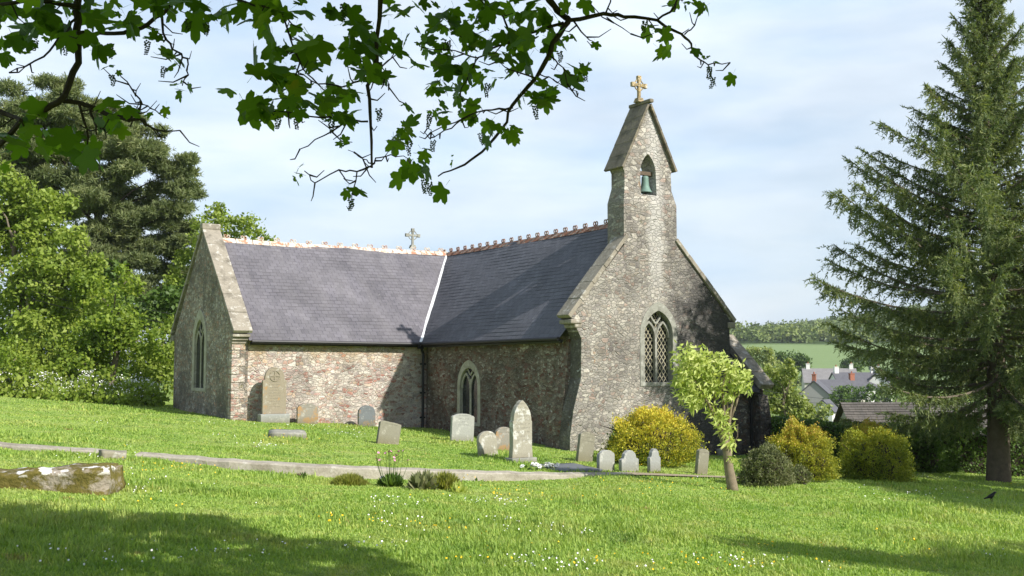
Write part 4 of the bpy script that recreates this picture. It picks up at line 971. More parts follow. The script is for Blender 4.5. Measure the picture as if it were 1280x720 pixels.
# ------------------------------------------------------------------ hedge and shrubs
def hedge(p0, p1, h, th, label, seed, mat='hedge', n=16000, ls=.06):
    p0, p1 = np.array(p0, float), np.array(p1, float); d = p1 - p0; L = np.linalg.norm(d); d /= L; nn = np.array([-d[1], d[0]]); rng = np.random.default_rng(seed)
    o = empty('hedge', (p0[0], p0[1], gz(*p0)), 0, label, 'hedge'); off = np.array([p0[0], p0[1], gz(*p0)])
    b = MB(); seg = 14; top = []
    for i in range(seg + 1):
        q = p0 + d * L * i / seg; z = gz(*q)
        for s, zz in ((-1, -.2), (-1, h - .12), (1, h - .12), (1, -.2)):
            r = q + nn * s * (th / 2 - .10); b.v.append((r[0] - off[0], r[1] - off[1], z + zz - off[2]))
    for i in range(seg):
        for k in range(4): b.f.append((4 * i + k, 4 * i + (k + 1) % 4, 4 * i + 4 + (k + 1) % 4, 4 * i + 4 + k))
    b.f += [(0, 1, 2, 3), (4 * seg + 3, 4 * seg + 2, 4 * seg + 1, 4 * seg)]
    b.build('twigs', M['bark_dark'], o)
    s = rng.random(n) * L; face = rng.random(n); T = np.zeros((n, 3)); N = np.zeros((n, 3))
    q = p0 + d * s[:, None]; z0 = ground_z(q[:, 0], q[:, 1]); hh = h * (1 + .03 * np.sin(s * 2.1) + .02 * np.sin(s * 5.3))
    tp = face < .35; sd2 = np.where(rng.random(n) < .8, -1, 1)
    lat = np.where(tp, rng.uniform(-1, 1, n) * th / 2, sd2 * th / 2 * (1 + .06 * rng.normal(0, 1, n))); zz = np.where(tp, hh + .03 * rng.normal(0, 1, n), rng.random(n) * hh)
    T[:, :2] = q + nn * lat[:, None]; T[:, 2] = z0 + zz
    N[:, :2] = nn * np.where(tp, 0, sd2)[:, None]; N[:, 2] = np.where(tp, 1, .25); N = unit(N + rng.normal(0, .5, (n, 3)))
    V, F = scatter(DIAM_V, DIAM_F, frames(rng.normal(0, 1, (n, 3)), N), T - off, ls * rng.uniform(.7, 1.6, n)); np_mesh('foliage', V, F, M[mat], o)
hedge((8.6, 35.5), (14.2, 34.2), 1.25, 1.2, 'clipped dark green hedge with a sunlit top behind the golden shrubs', 31, n=16000)
hedge((13.7, 34.35), (26, 33.2), 1.35, 1.4, 'long shaded hedge running behind the spruce trunk', 32, n=18000)
def shrub(name, px, py, rx_px, h_px, mat, label, per=9000, ls=.055, seed=1, Y=None, upd=.6, lobes=9, stem=True, irregular=.18, cat='shrub'):
    p = ground_at(px, py) if Y is None else at(px, py, Y); k = p[1] / FPX; rx = rx_px * k; h = h_px * k; rng = np.random.default_rng(seed)
    p = p + np.array([0, rx * .7, 0]); p[2] = min(p[2], gz(p[0], p[1]) + .05) if Y is None else p[2]
    o = empty(name, p, 0, label, cat); n = int(per)
    d = unit(rng.normal(0, 1, (n, 3))); d[:, 2] = np.where(d[:, 2] < -.8, -d[:, 2], d[:, 2])
    wob = np.array([mnoise.noise(Vector(q) * 2.3 + Vector((seed, 0, 0))) for q in d]) * irregular * 1.7 + np.array([mnoise.noise(Vector(q) * 6.1 + Vector((0, seed, 0))) for q in d]) * .26 + 1
    rad = rng.uniform(.78, 1.03, n) * wob + np.where(rng.random(n) < .10, rng.uniform(0, .17, n), 0)
    T = d * rad[:, None] * np.array([rx, rx * .9, h * .62]); T[:, 2] += h * .38; lowf = np.clip(-d[:, 2], 0, .8); T[:, :2] *= (1 + .35 * lowf)[:, None]; T[:, 2] = np.maximum(T[:, 2], .03 + .05 * rng.random(n))
    ax = unit(d * .8 + np.array([0, 0, upd * 1.6]) + rng.normal(0, .5, (n, 3))); nr = unit(d + rng.normal(0, .6, (n, 3)))
    V, F = scatter(DIAM_V, DIAM_F, frames(ax, nr), T, ls * rng.uniform(.6, 1.5, n)); np_mesh('foliage', V, F, M[mat], o)
    b = MB()
    for i in range(7): limb(b, (rng.normal(0, .08), rng.normal(0, .08), -.2), (rng.normal(0, .5) * rx, rng.normal(0, .5) * rx, h * .75), .03, .008, 4)
    # dense inner twigs so the bush is not see-through
    core = bmesh.new(); bmesh.ops.create_icosphere(core, subdivisions=3, radius=1)
    vs = []
    for v in core.verts:
        w_ = 1 + irregular * 1.7 * mnoise.noise(v.co * 2.3 + Vector((seed, 0, 0))); vs.append((v.co.x * rx * .70 * w_, v.co.y * rx * .62 * w_, v.co.z * h * .42 * w_ + h * .38))
    b.add(vs, [[v.index for v in f.verts] for f in core.faces]); core.free()
    b.build('twigs', M['bark_dark'], o); return o
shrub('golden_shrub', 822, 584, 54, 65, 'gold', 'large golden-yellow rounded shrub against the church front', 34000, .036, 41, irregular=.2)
shrub('evergreen_shrub', 783, 572, 20, 40, 'hedge', 'small dark green bush at the left flank of the golden shrub', 3500, .06, 42)
shrub('grey_shrub', 963, 610, 30, 46, 'grey_leaf', 'grey-green rounded shrub beside the young tree', 16000, .030, 43)
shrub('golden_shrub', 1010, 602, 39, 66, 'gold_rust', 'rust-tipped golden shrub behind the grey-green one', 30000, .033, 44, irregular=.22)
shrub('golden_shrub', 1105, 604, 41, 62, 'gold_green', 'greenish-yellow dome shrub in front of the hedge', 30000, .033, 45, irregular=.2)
shrub('golden_shrub', 1096, 592, 34, 60, 'gold_rust', 'dark rusty shrub just behind the greenish-yellow dome shrub', 14000, .036, 46, irregular=.16)
shrub('evergreen_shrub', 1162, 592, 24, 50, 'hedge', 'glossy dark green bush between the dome shrub and the spruce', 5000, .075, 47, irregular=.25)
shrub('low_shrub', 1000, 606, 14, 22, 'grey_leaf', 'low straggly tuft at the foot of the rust-tipped shrub', 1600, .04, 48)

# ------------------------------------------------------------------ young tree
p = ground_at(915, 613); Yt = p[1]
o = empty('young_tree', p, 0, 'slender young tree with pale wind-blown leaves in front of the church', 'tree'); P_ = lambda x, y, dy=0.: Vector(at(x, y, Yt + dy) - p)
b = MB()
b.tube([P_(916, 618), P_(915, 606), P_(911, 585), P_(909, 565), P_(904, 545), P_(899, 530)], [.13, .105, .092, .085, .075, .065], 8)
tw = [([(909, 565), (910, 540), (913, 515), (918, 490)], .05, .0), ([(899, 530), (888, 510), (878, 492), (868, 475)], .04, -.15), ([(900, 532), (893, 505), (892, 480), (888, 458)], .035, .2),
      ([(904, 545), (905, 515), (903, 485), (908, 460)], .04, -.1), ([(911, 530), (920, 505), (926, 485), (934, 470)], .03, .15), ([(910, 520), (908, 490), (915, 465), (916, 452)], .025, .3), ([(915, 560), (922, 545), (922, 530)], .012, -.1)]
for pts, r, dy in tw: b.tube([P_(x, y, dy * i / 3) for i, (x, y) in enumerate(pts)], [r * (1 - .7 * i / (len(pts) - 1)) for i in range(len(pts))], 6)
b.build('trunk', M['bark_young'], o, smooth=True)
cl = [(862, 445, 17, 200), (880, 450, 19, 230), (855, 465, 15, 190), (872, 470, 20, 260), (890, 468, 17, 200), (858, 490, 14, 190), (877, 492, 16, 220), (850, 478, 9, 90), (868, 503, 9, 110), (895, 485, 12, 120),
      (915, 460, 14, 150), (930, 470, 12, 120), (920, 480, 12, 120), (932, 484, 8, 50), (910, 495, 10, 70), (903, 522, 10, 130), (908, 538, 9, 110), (912, 552, 8, 70), (918, 575, 6, 30), (895, 512, 9, 80), (904, 448, 8, 60)]
T = []; A = []
for x, y, r, n in cl:
    n = int(n * 1.0); q = np.array([at(x + r * .8 * a, y + r * .72 * c, Yt + e * .35) - p for a, c, e in RNG.normal(0, .6, (n, 3)).clip(-1.3, 1.3)]); T.append(q); A.append(np.tile([-.4, 0, -.5], (n, 1)) + RNG.normal(0, .75, (n, 3)))
T = np.concatenate(T); A = unit(np.concatenate(A)); n = len(T)
V, F = scatter([(0, 0, 0), (.16, .4, .05), (0, 1, -.06), (-.16, .4, .05), (0, .45, -.02)], LEAF_F, frames(A, unit(RNG.normal(0, .6, (n, 3)) + np.array([.3, -.5, .5]))), T, RNG.uniform(.10, .18, n)); np_mesh('crown', V, F, M['pale_leaf'], o)

# ------------------------------------------------------------------ spruce
sb_ = ground_at(1248, 602)
def spruce(name, base, top, label, prof, seed, nb=150, mat='spruce'):
    rng = np.random.default_rng(seed); base = np.array(base); top = np.array(top) - base; H = top[2]
    o = empty(name, base, 0, label, 'tree'); b = MB(); n = 14
    tr = lambda f: Vector((top[0] * f + .06 * math.sin(f * 9), top[1] * f, H * f))
    b.tube([Vector((0, 0, -.4))] + [tr(i / n) for i in range(n + 1)], [.44, .34] + [.30 * (1 - i / n) ** .8 + .015 for i in range(1, n + 1)], 9)
    b.build('trunk', M['bark_spruce'], o, smooth=True)
    bb = MB(); VS = []; AX = []; SZ = []
    for i in range(nb):
        f = .13 + .87 * ((i + rng.random()) / nb) ** 1.05; f = min(f, .992)
        az = i * 2.399 + rng.uniform(-.3, .3); L = np.interp(f, prof[:, 0], prof[:, 1]) * (rng.uniform(.5, .8) if i % 3 == 1 else rng.uniform(.85, 1.06))
        el = np.interp(f, [0, .2, .4, .7, 1], [-.22, .02, .38, .55, .95]) + rng.uniform(-.12, .12)
        c0 = np.array(tr(f)); hd = np.array([math.cos(az), math.sin(az), 0]); sd_ = np.array([-hd[1], hd[0], 0])
        ns = max(5, int(L / .35)); pts = []
        for k in range(ns + 1):
            t = k / ns; sag = -.16 * L * math.sin(t * math.pi * .8) * (1 - f) + .05 * L * t * t
            pts.append(c0 + hd * L * t * math.cos(el) + np.array([0, 0, L * t * math.sin(el) + sag]) + sd_ * .05 * L * math.sin(t * 3 + i))
        bb.tube([Vector(q) for q in pts], [(.05 * (1 - t / (ns + .5)) + .008) * (.5 + .1 * L) for t in range(ns + 1)], 5)
        # side sprays and hanging twigs
        m = int(L * 27) + 12
        ts = .06 + .94 * rng.random(m) ** .85; idx = ts * ns; i0 = np.minimum(idx.astype(int), ns - 1); fr = idx - i0
        PT = np.array(pts); S0 = PT[i0] * (1 - fr)[:, None] + PT[i0 + 1] * fr[:, None]; fwd = unit(PT[i0 + 1] - PT[i0])
        sg = np.where(rng.random(m) < .5, -1., 1.)[:, None]
        l2 = (.16 + .36 * L / 4 * (1 - ts * .65)) * rng.uniform(.5, 1.45, m)
        dirs = unit(fwd * .75 + sd_[None] * sg * rng.uniform(.25, 1.0, (m, 1)) + np.array([0, 0, -.28]) + rng.normal(0, .2, (m, 3)))
        hang = rng.random(m) < (.42 if f > .24 else .2)
        dirs[hang] = unit(np.array([0, 0, -1.]) + .35 * fwd[hang] + rng.normal(0, .25, (hang.sum(), 3)))
        for j in range(m):
            q = int(l2[j] / .075) + 2; tt = np.linspace(0, 1, q)[:, None]
            line = S0[j] + dirs[j] * l2[j] * tt + np.array([0, 0, -.18]) * l2[j] * tt ** 2
            dd = np.tile(dirs[j], (q, 1))
            for rep in range(3):
                VS.append(line + rng.normal(0, .012, line.shape)); AX.append(unit(dd * .8 + rng.normal(0, .55, dd.shape))); SZ.append(np.full(q, 1.))
        # leading tip
        VS.append(PT[-3:]); AX.append(np.tile(fwd[-1], (3, 1))); SZ.append(np.full(3, 1.2))
    bb.build('branches', M['bark'], o)
    T = np.concatenate(VS); A = np.concatenate(AX); S = np.concatenate(SZ) * rng.uniform(.07, .15, len(T))
    V, F = scatter([(-.5, 0, 0), (.5, 0, 0), (.35, .6, .0), (0, 1, 0)], [(0, 1, 2, 3)], frames(A, unit(rng.normal(0, 1, A.shape) + np.array([.2, -.2, .5]))), T, np.stack([S * .27, S, S], 1))
    print(name, 'sprays', len(T)); np_mesh('needles', V, F, M[mat], o); return o
prof = np.array([(0, 2.6), (.13, 4.0), (.2, 4.5), (.3, 5.0), (.38, 5.4), (.45, 5.2), (.52, 4.3), (.61, 3.1), (.70, 2.2), (.80, 1.55), (.88, 1.15), (.95, .75), (1, .22)])
tp = at(1222, -10, 30.2)
spruce('spruce_tree', sb_, (tp[0], sb_[1], tp[2]), 'tall spruce tree with drooping branches at the right of the churchyard', prof, 51, 200)

# ------------------------------------------------------------------ sycamore overhead: branches traced from below, crown above the frame
SYC = np.array([2.6, -2.6, 0.]); SYC[2] = gz(SYC[0], SYC[1])
syc = empty('sycamore_tree', SYC, 0, 'sycamore whose dark leafy branches hang across the top of the view', 'tree')
def S_(px, py, Y): return Vector(at(px, py, Y) - SYC)
b = MB(); fork = Vector((-.4, .6, 4.6))
b.tube([(0, 0, -.4), (0, 0, .3), (-.05, .1, 1.8), (-.2, .3, 3.4), tuple(fork)], [.55, .42, .36, .33, .28], 12)
hub_l = Vector((-4.6, 7.0, 4.6)); hub_m = Vector((-2.9, 8.0, 5.0)); hub_r = Vector((-2.0, 8.2, 5.0))
for h_, r in ((hub_l, .17), (hub_m, .13), (hub_r, .15)): limb(b, fork, h_, r, .05, 7, .06, 8)
limb(b, fork, (-1.0, 1.2, 9.0), .2, .05, 6, .08, 8); limb(b, fork, (3.2, 1.5, 8.0), .16, .04, 6, .08, 8); limb(b, fork, (-3.5, -1.5, 7.5), .15, .04, 6, .08, 8); limb(b, fork, (2., -4, 7.5), .15, .04, 6, .08, 8)
b.build('trunk', M['bark_dark'], syc, smooth=True)
c5 = lambda pts: [(x / 2.667, y / 2.667) for x, y in pts]; c6 = lambda pts: [(400 + x / 2.37, y / 2.37) for x, y in pts]
BR = {  # name: depth, list of (polyline, start radius px, end radius px)
 'left': (5.6, hub_l, [(c5([(262, -60), (260, 0), (255, 100), (262, 210), (215, 320), (140, 375), (70, 405), (0, 482), (-60, 540)]), 5.2, 3.0), (c5([(-80, 352), (0, 372), (70, 402)]), 3.4, 3.),
   (c5([(210, 335), (300, 355), (370, 385), (430, 402), (480, 400), (520, 432), (600, 435)]), 3.4, .8), (c5([(430, 402), (465, 372), (466, 330), (430, 282), (398, 245)]), 1.6, .6),
   (c5([(300, 358), (320, 420), (350, 440), (352, 462)]), 1.7, .7), (c5([(265, 350), (290, 430), (288, 505), (320, 545)]), 1.8, .6), (c5([(600, -20), (545, 45), (470, 95), (380, 112), (310, 115), (255, 110)]), 2.8, 2.2),
   (c5([(540, 55), (552, 130), (590, 172), (625, 195), (628, 250), (608, 285)]), 1.7, .7), (c5([(165, 170), (100, 212), (30, 242)]), 1.5, .5), (c5([(255, 60), (215, 110), (165, 170)]), 2., 1.4), (c5([(255, 20), (120, 5), (0, 15)]), 3.2, 2.), (c5([(470, 335), (500, 360), (560, 395)]), .9, .5)]),
 'mid': (5.2, hub_m, [(c5([(1272, -50), (1268, 0), (1256, 200), (1225, 285), (1236, 420), (1240, 560)]), 3.8, 1.3), (c5([(1240, 555), (1190, 572), (1130, 566), (1050, 610), (1015, 570)]), 1.4, .6), (c5([(1190, 572), (1172, 680)]), 1., .5),
   (c5([(1227, 405), (1160, 400), (1080, 452), (1000, 497)]), 1.5, .6), (c5([(1160, 402), (1100, 390), (1000, 382), (880, 372)]), 1.5, .7), (c5([(1256, 205), (1200, 270), (1140, 290), (1060, 280), (990, 240)]), 1.5, .7),
   (c6([(155, 485), (165, 468), (210, 458), (260, 470)]), 1.2, .5), (c6([(150, 230), (200, 180), (235, 155)]), 1.3, .5), (c6([(170, 180), (195, 215), (205, 260)]), 1., .4), (c5([(1240, 545), (1210, 530), (1160, 500)]), .9, .4), (c5([(940, 40), (975, 150), (1010, 230), (1060, 280)]), 1.4, .8), (c5([(760, -20), (850, 20), (940, 40)]), 2., 1.4)]),
 'right': (5.8, hub_r, [(c6([(640, -70), (680, 0), (720, 45), (735, 65), (700, 115), (680, 160), (640, 232), (570, 312), (540, 380), (480, 450), (400, 500), (350, 522)]), 5.0, .8), (c6([(735, 60), (840, 40), (900, 50), (1000, 60), (1070, 100), (1100, 130), (1110, 165), (1150, 192), (1215, 185)]), 2.8, .6),
   (c6([(1000, 58), (1050, 20), (1064, -20)]), 1.5, 1.2), (c6([(1080, 102), (1110, 75), (1130, 20)]), 1., .6), (c6([(850, 52), (920, 100)]), 1., .4), (c6([(846, 40), (862, -10)]), 1.2, .9), (c6([(722, 68), (600, 105), (540, 132), (470, 170), (440, 212), (415, 280)]), 2., .6),
   (c6([(572, 318), (510, 326), (440, 342), (330, 392)]), 1.5, .6), (c6([(600, 105), (560, 92), (528, 30), (470, -10)]), 1.6, 1.), (c6([(440, 345), (390, 380), (340, 405), (318, 380)]), 1.2, .4), (c6([(640, 232), (560, 205), (530, 180)]), 1.2, .4), (c6([(680, 165), (720, 200), (745, 270)]), 1.2, .4), (c6([(750, 60), (790, 110), (820, 130)]), 1.2, .5),
   (c6([(540, 135), (480, 130), (420, 110), (340, 60)]), 1.2, .5), (c6([(650, 220), (690, 235), (760, 270)]), 1., .4), (c6([(470, 172), (400, 150), (300, 140)]), 1.1, .5)])}
tips = []
for nm, (Y, hub, ls) in BR.items():
    b = MB(); rg = random.Random(len(nm))
    for i, (pts, r0, r1) in enumerate(ls):
        P3 = []; n = len(pts)
        # finer, crooked twigs
        fine = []
        for k in range(n - 1):
            for f in (0, .33, .67):
                x = pts[k][0] + (pts[k + 1][0] - pts[k][0]) * f; y = pts[k][1] + (pts[k + 1][1] - pts[k][1]) * f
                if f: x += rg.uniform(-1, 1) * 2.0; y += rg.uniform(-1, 1) * 2.0
                fine.append((x, y))
        fine.append(pts[-1]); m = len(fine); dy0 = .0 if i == 0 else rg.uniform(-.25, .25)
        P3 = [S_(x, y, Y + dy0 * k / m + .25 * math.sin(k * .35 + i) * (k / m)) for k, (x, y) in enumerate(fine)]
        rad = [(r0 + (r1 - r0) * k / (m - 1)) * Y / FPX * (1.0 + .12 * rg.uniform(-1, 1)) for k in range(m)]
        if i == 0: P3 = [hub, hub.lerp(P3[0], .5)] + P3; rad = [rad[0] * 1.5, rad[0] * 1.2] + rad
        b.tube(P3, rad, 7)
        # short spurs
        for k in range(1, m):
            if rg.random() < .5 and r0 < 4:
                e = P3[min(k, len(P3) - 1)]; dv = Vector((rg.uniform(-1, 1), rg.uniform(-1, 1), rg.uniform(-.9, .4))).normalized() * rg.uniform(.03, .17); b.tube([e, e + dv * .5 + Vector((0, 0, -.01)), e + dv + Vector((0, 0, .025))], [.005, .0035, .002], 4)
        tips.append((nm, Y, pts))
    b.build('branch', M['bark_dark'], syc)
# a palmate, five-lobed, toothed leaf
def palmate():
    lobes = [(0, 1.0), (52, .86), (-52, .86), (112, .55), (-112, .55)]; pts = []
    out = []
    for ang, r in sorted(lobes, key=lambda q: q[0]): out.append((ang, r))
    pol = [(-165, .16)]
    prev = None
    for ang, r in out:
        if prev is not None: pol.append(((prev + ang) / 2, .54 if abs((prev + ang) / 2) < 60 else .46))
        pol += [(ang - 21, r * .70), (ang - 15, r * .84), (ang - 9, r * .86), (ang, r), (ang + 9, r * .86), (ang + 15, r * .84), (ang + 21, r * .70)]; prev = ang
    pol.append((165, .16)); return [(math.sin(R(a)) * r * .62, .12 + math.cos(R(a)) * r * .62) for a, r in pol]
pl = palmate(); LV = [(0, .12, 0)] + [(x, y, -.22 * abs(x) ** 1.3 - .10 * max(0, y) ** 2 + .02) for x, y in pl]
LF = [(0, i, i + 1) for i in range(1, len(pl))] + [(0, len(pl), 1)]
LV += [(-.008, -.35, -.02), (.008, -.35, -.02)]; k0 = len(LV) - 2; LF += [(0, k0, k0 + 1)]
CL = [  # px, py, spread px, number, depth key, leaf size
 ('left', 15, 12, 24, 15, .15), ('left', 45, 30, 20, 11, .15), ('left', 80, 42, 18, 8, .14), ('left', 115, 50, 14, 6, .14), ('left', 22, 48, 16, 7, .13), ('left', 60, 8, 26, 12, .15), ('left', 110, 10, 26, 11, .14), ('left', 150, 25, 14, 6, .13),
 ('left', 190, 38, 12, 5, .11), ('left', 202, 65, 9, 5, .11), ('left', 214, 76, 8, 4, .10), ('left', 225, 108, 9, 6, .07), ('left', 144, 88, 6, 2, .09), ('left', 124, 62, 4, 1, .12), ('left', 200, 138, 7, 3, .06), ('left', 5, 60, 10, 4, .12), ('left', 165, 15, 18, 5, .12),
 ('left', 40, 142, 18, 6, .15), ('left', 80, 165, 22, 9, .15), ('left', 60, 186, 18, 6, .14), ('left', 130, 142, 16, 6, .14), ('left', 20, 172, 14, 5, .14), ('left', 112, 190, 14, 4, .13), ('left', 150, 158, 8, 2, .10), ('left', 20, 195, 14, 4, .14),
 ('mid', 245, 8, 18, 8, .15), ('mid', 272, 14, 14, 6, .15), ('mid', 287, 38, 4, 1, .21), ('mid', 312, 8, 14, 6, .16), ('mid', 335, 20, 14, 5, .15), ('mid', 358, 10, 14, 6, .14), ('mid', 378, 8, 8, 3, .14), ('mid', 220, 5, 14, 5, .14), ('mid', 195, 3, 12, 5, .14),
 ('mid', 322, 90, 8, 3, .20), ('mid', 350, 60, 11, 5, .17), ('mid', 382, 46, 10, 4, .18), ('mid', 390, 62, 9, 4, .15), ('mid', 395, 80, 9, 4, .13), ('mid', 290, 110, 5, 1, .18), ('mid', 315, 128, 11, 6, .15), ('mid', 338, 136, 11, 6, .14), ('mid', 360, 122, 12, 8, .14), ('mid', 385, 130, 14, 8, .13),
 ('mid', 405, 125, 12, 7, .12), ('mid', 345, 98, 12, 5, .14), ('mid', 420, 138, 10, 6, .11), ('mid', 440, 148, 8, 4, .09), ('mid', 355, 78, 8, 3, .15), ('mid', 375, 100, 12, 5, .12), ('mid', 405, 105, 10, 4, .11),
 ('mid', 440, 35, 12, 7, .14), ('mid', 460, 45, 13, 7, .14), ('mid', 480, 52, 12, 6, .12), ('mid', 445, 68, 11, 6, .12), ('mid', 455, 90, 13, 9, .12), ('mid', 430, 108, 12, 7, .12), ('mid', 473, 90, 11, 5, .11), ('mid', 425, 180, 6, 4, .07), ('mid', 375, 215, 8, 5, .07), ('mid', 438, 236, 6, 3, .08), ('mid', 500, 55, 12, 4, .11), ('mid', 415, 3, 14, 4, .12), ('mid', 505, 130, 8, 2, .10),
 ('right', 555, 14, 14, 8, .14), ('right', 580, 20, 14, 8, .13), ('right', 605, 12, 14, 8, .13), ('right', 630, 16, 15, 9, .14), ('right', 655, 12, 16, 9, .15), ('right', 685, 22, 16, 9, .15), ('right', 530, 42, 9, 4, .13), ('right', 537, 56, 9, 5, .12), ('right', 556, 50, 12, 7, .12), ('right', 580, 48, 13, 8, .12), ('right', 605, 45, 12, 7, .12),
 ('right', 560, 76, 13, 9, .13), ('right', 580, 88, 13, 9, .12), ('right', 548, 105, 12, 8, .12), ('right', 570, 110, 11, 7, .11), ('right', 640, 42, 14, 8, .14), ('right', 668, 55, 14, 7, .15), ('right', 660, 78, 12, 6, .15), ('right', 702, 88, 8, 2, .19), ('right', 706, 40, 10, 4, .15), ('right', 625, 66, 12, 6, .13), ('right', 605, 92, 10, 5, .12),
 ('right', 625, 88, 8, 3, .11), ('right', 545, 135, 11, 6, .11), ('right', 580, 132, 10, 5, .11), ('right', 500, 155, 8, 4, .12), ('right', 490, 175, 9, 5, .13), ('right', 505, 168, 7, 3, .12), ('right', 512, 210, 10, 7, .12), ('right', 532, 206, 9, 6, .11), ('right', 557, 233, 4, 1, .15), ('right', 592, 142, 10, 6, .11),
 ('right', 612, 155, 10, 6, .11), ('right', 635, 165, 10, 6, .09), ('right', 660, 122, 11, 6, .10), ('right', 683, 118, 10, 6, .11), ('right', 692, 108, 7, 3, .11), ('right', 566, 198, 4, 2, .06), ('right', 523, 190, 8, 3, .10), ('right', 520, 84, 8, 3, .11),
 ('right', 824, 40, 8, 4, .11), ('right', 830, 58, 7, 4, .10), ('right', 740, 57, 6, 3, .07), ('right', 728, 80, 6, 3, .08), ('right', 852, 4, 9, 5, .10), ('right', 878, 10, 7, 4, .10), ('right', 873, 65, 7, 2, .09), ('right', 888, 76, 5, 2, .05), ('right', 915, 93, 1, 1, .15), ('right', 720, 8, 10, 3, .12), ('right', 512, 5, 12, 4, .13), ('right', 488, 8, 10, 3, .13)]
T = []; S = []
for k, px, py, sp_, n, ls in CL:
    Y = BR[k][0]
    for _ in range(n): T.append(at(px + random.gauss(0, .62) * sp_, py + random.gauss(0, .55) * sp_, Y + random.gauss(0, .28)) - SYC); S.append(ls * random.choice((.5, .85, 1., 1.1, 1.2, 1.3)) * random.uniform(.85, 1.15))
# crown above and behind the view: only where its shade falls outside the sunlit lawn
rngc = np.random.default_rng(9); n = 13000
C_ = rngc.uniform([-7, -7, 3.2], [11, 8.5, 11.5], (n * 7, 3)); t = (C_[:, 2] + .2) / SUN.z
gx, gy = C_[:, 0] - SUN.x * t, C_[:, 1] - SUN.y * t
topz = EYE + C_[:, 1] * (360 + 95 + 22) / FPX
unseen = (C_[:, 2] > topz + .25) | (C_[:, 1] < .8)
cd = np.hypot(C_[:, 0], C_[:, 1]); unseen &= ~((cd < 2.2) & (C_[:, 2] < 3.0))
edge_ = np.interp(gx, [-8, -5.2, -4.3, -2.9, -1.7, -.6, .2, 3], [11.3, 11.4, 11.9, 11.4, 10.3, 8.9, 7.6, 6.3]) + .35 * np.sin(gx * 3.1)
shade_l = gy < edge_
shade_r = (gx > 2.4) & (gy < 12.6 - .35 * (gx - 3.2) + .25 * np.sin(gx * 4)) & (gy > 10.3 - .30 * (gx - 2.4)) & (C_[:, 2] > 4)
inb = ((C_[:, 0] - 1.4) / 6.2) ** 2 + ((C_[:, 1] - 1.5) / 6.6) ** 2 + ((C_[:, 2] - 5.6) / 3.3) ** 2 < 1
ok = unseen & inb & shade_l & (np.array([mnoise.noise(Vector(q) * .55) for q in C_]) > -.5)
CT = C_[ok][:n] - SYC
T = np.concatenate([np.array(T), CT]); S = np.concatenate([np.array(S), rngc.uniform(.26, .38, len(CT))]); print('crown', len(CT)); n = len(T)
A = unit(RNG.normal(0, .8, (n, 3)) + np.array([0, -.1, -.55])); N_ = unit(RNG.normal(0, .5, (n, 3)) + np.array([.1, -.12, .9]))
V, F = scatter(LV, LF, frames(A, N_), T, np.stack([S * RNG.uniform(.72, 1.1, n), S, S * RNG.uniform(-.6, 2.4, n)], 1))
np_mesh('leaves', V, F, M['syc_near'], syc)
# hanging green flower clusters
rme = None
RC = [('left', 83, 55), ('left', 120, 60), ('left', 138, 58), ('left', 172, 58), ('left', 206, 88), ('left', 185, 55), ('left', 140, 98), ('left', 238, 110), ('left', 45, 55), ('mid', 236, 30), ('mid', 258, 33), ('mid', 316, 148), ('mid', 348, 152), ('mid', 372, 146), ('mid', 414, 155), ('mid', 453, 132), ('mid', 474, 140), ('mid', 430, 10), ('mid', 440, 252), ('mid', 402, 60), ('mid', 360, 105),
      ('right', 512, 180), ('right', 538, 147), ('right', 556, 142), ('right', 541, 180), ('right', 610, 108), ('right', 536, 232), ('right', 685, 146), ('right', 668, 135), ('right', 530, 228), ('right', 730, 90), ('right', 821, 70), ('right', 806, 30), ('right', 892, 100), ('right', 888, 88), ('right', 862, 15), ('right', 560, 55), ('right', 700, 68), ('right', 600, 170), ('right', 646, 178)]
rv = []; 
for i in range(34):
    f = i / 34; a = i * 2.4; r = .014 * (1 - .6 * f) + .001; rv.append((r * math.cos(a) + .004 * math.sin(f * 9), r * math.sin(a), -.01 - f * .075 + .004 * math.sin(i * 5.)))
rv = np.array(rv); octv = [(0, 0, .5), (.5, 0, 0), (0, .5, 0), (-.5, 0, 0), (0, -.5, 0), (0, 0, -.5)]; octf = [(0, 1, 2), (0, 2, 3), (0, 3, 4), (0, 4, 1), (5, 2, 1), (5, 3, 2), (5, 4, 3), (5, 1, 4)]
V, F = scatter(octv, octf, np.tile(np.eye(3), (34, 1, 1)), rv, np.linspace(.0135, .010, 34))
for k, px, py in [q for i, q in enumerate(RC) if i % 4 != 3]:
    p = at(px, py - 6, BR[k][0] + random.uniform(-.15, .15)) - SYC
    if rme is None: o = np_mesh('flower_cluster', V, F, M['mid_leaf'], syc); rme = o.data
    else: o = bpy.data.objects.new('flower_cluster', rme); col.objects.link(o); o.parent = syc
    o.location = p; o.scale = (1, 1, random.uniform(.75, 1.15)); o.rotation_euler = (random.uniform(-.2, .2), random.uniform(-.2, .2), random.uniform(0, 6))

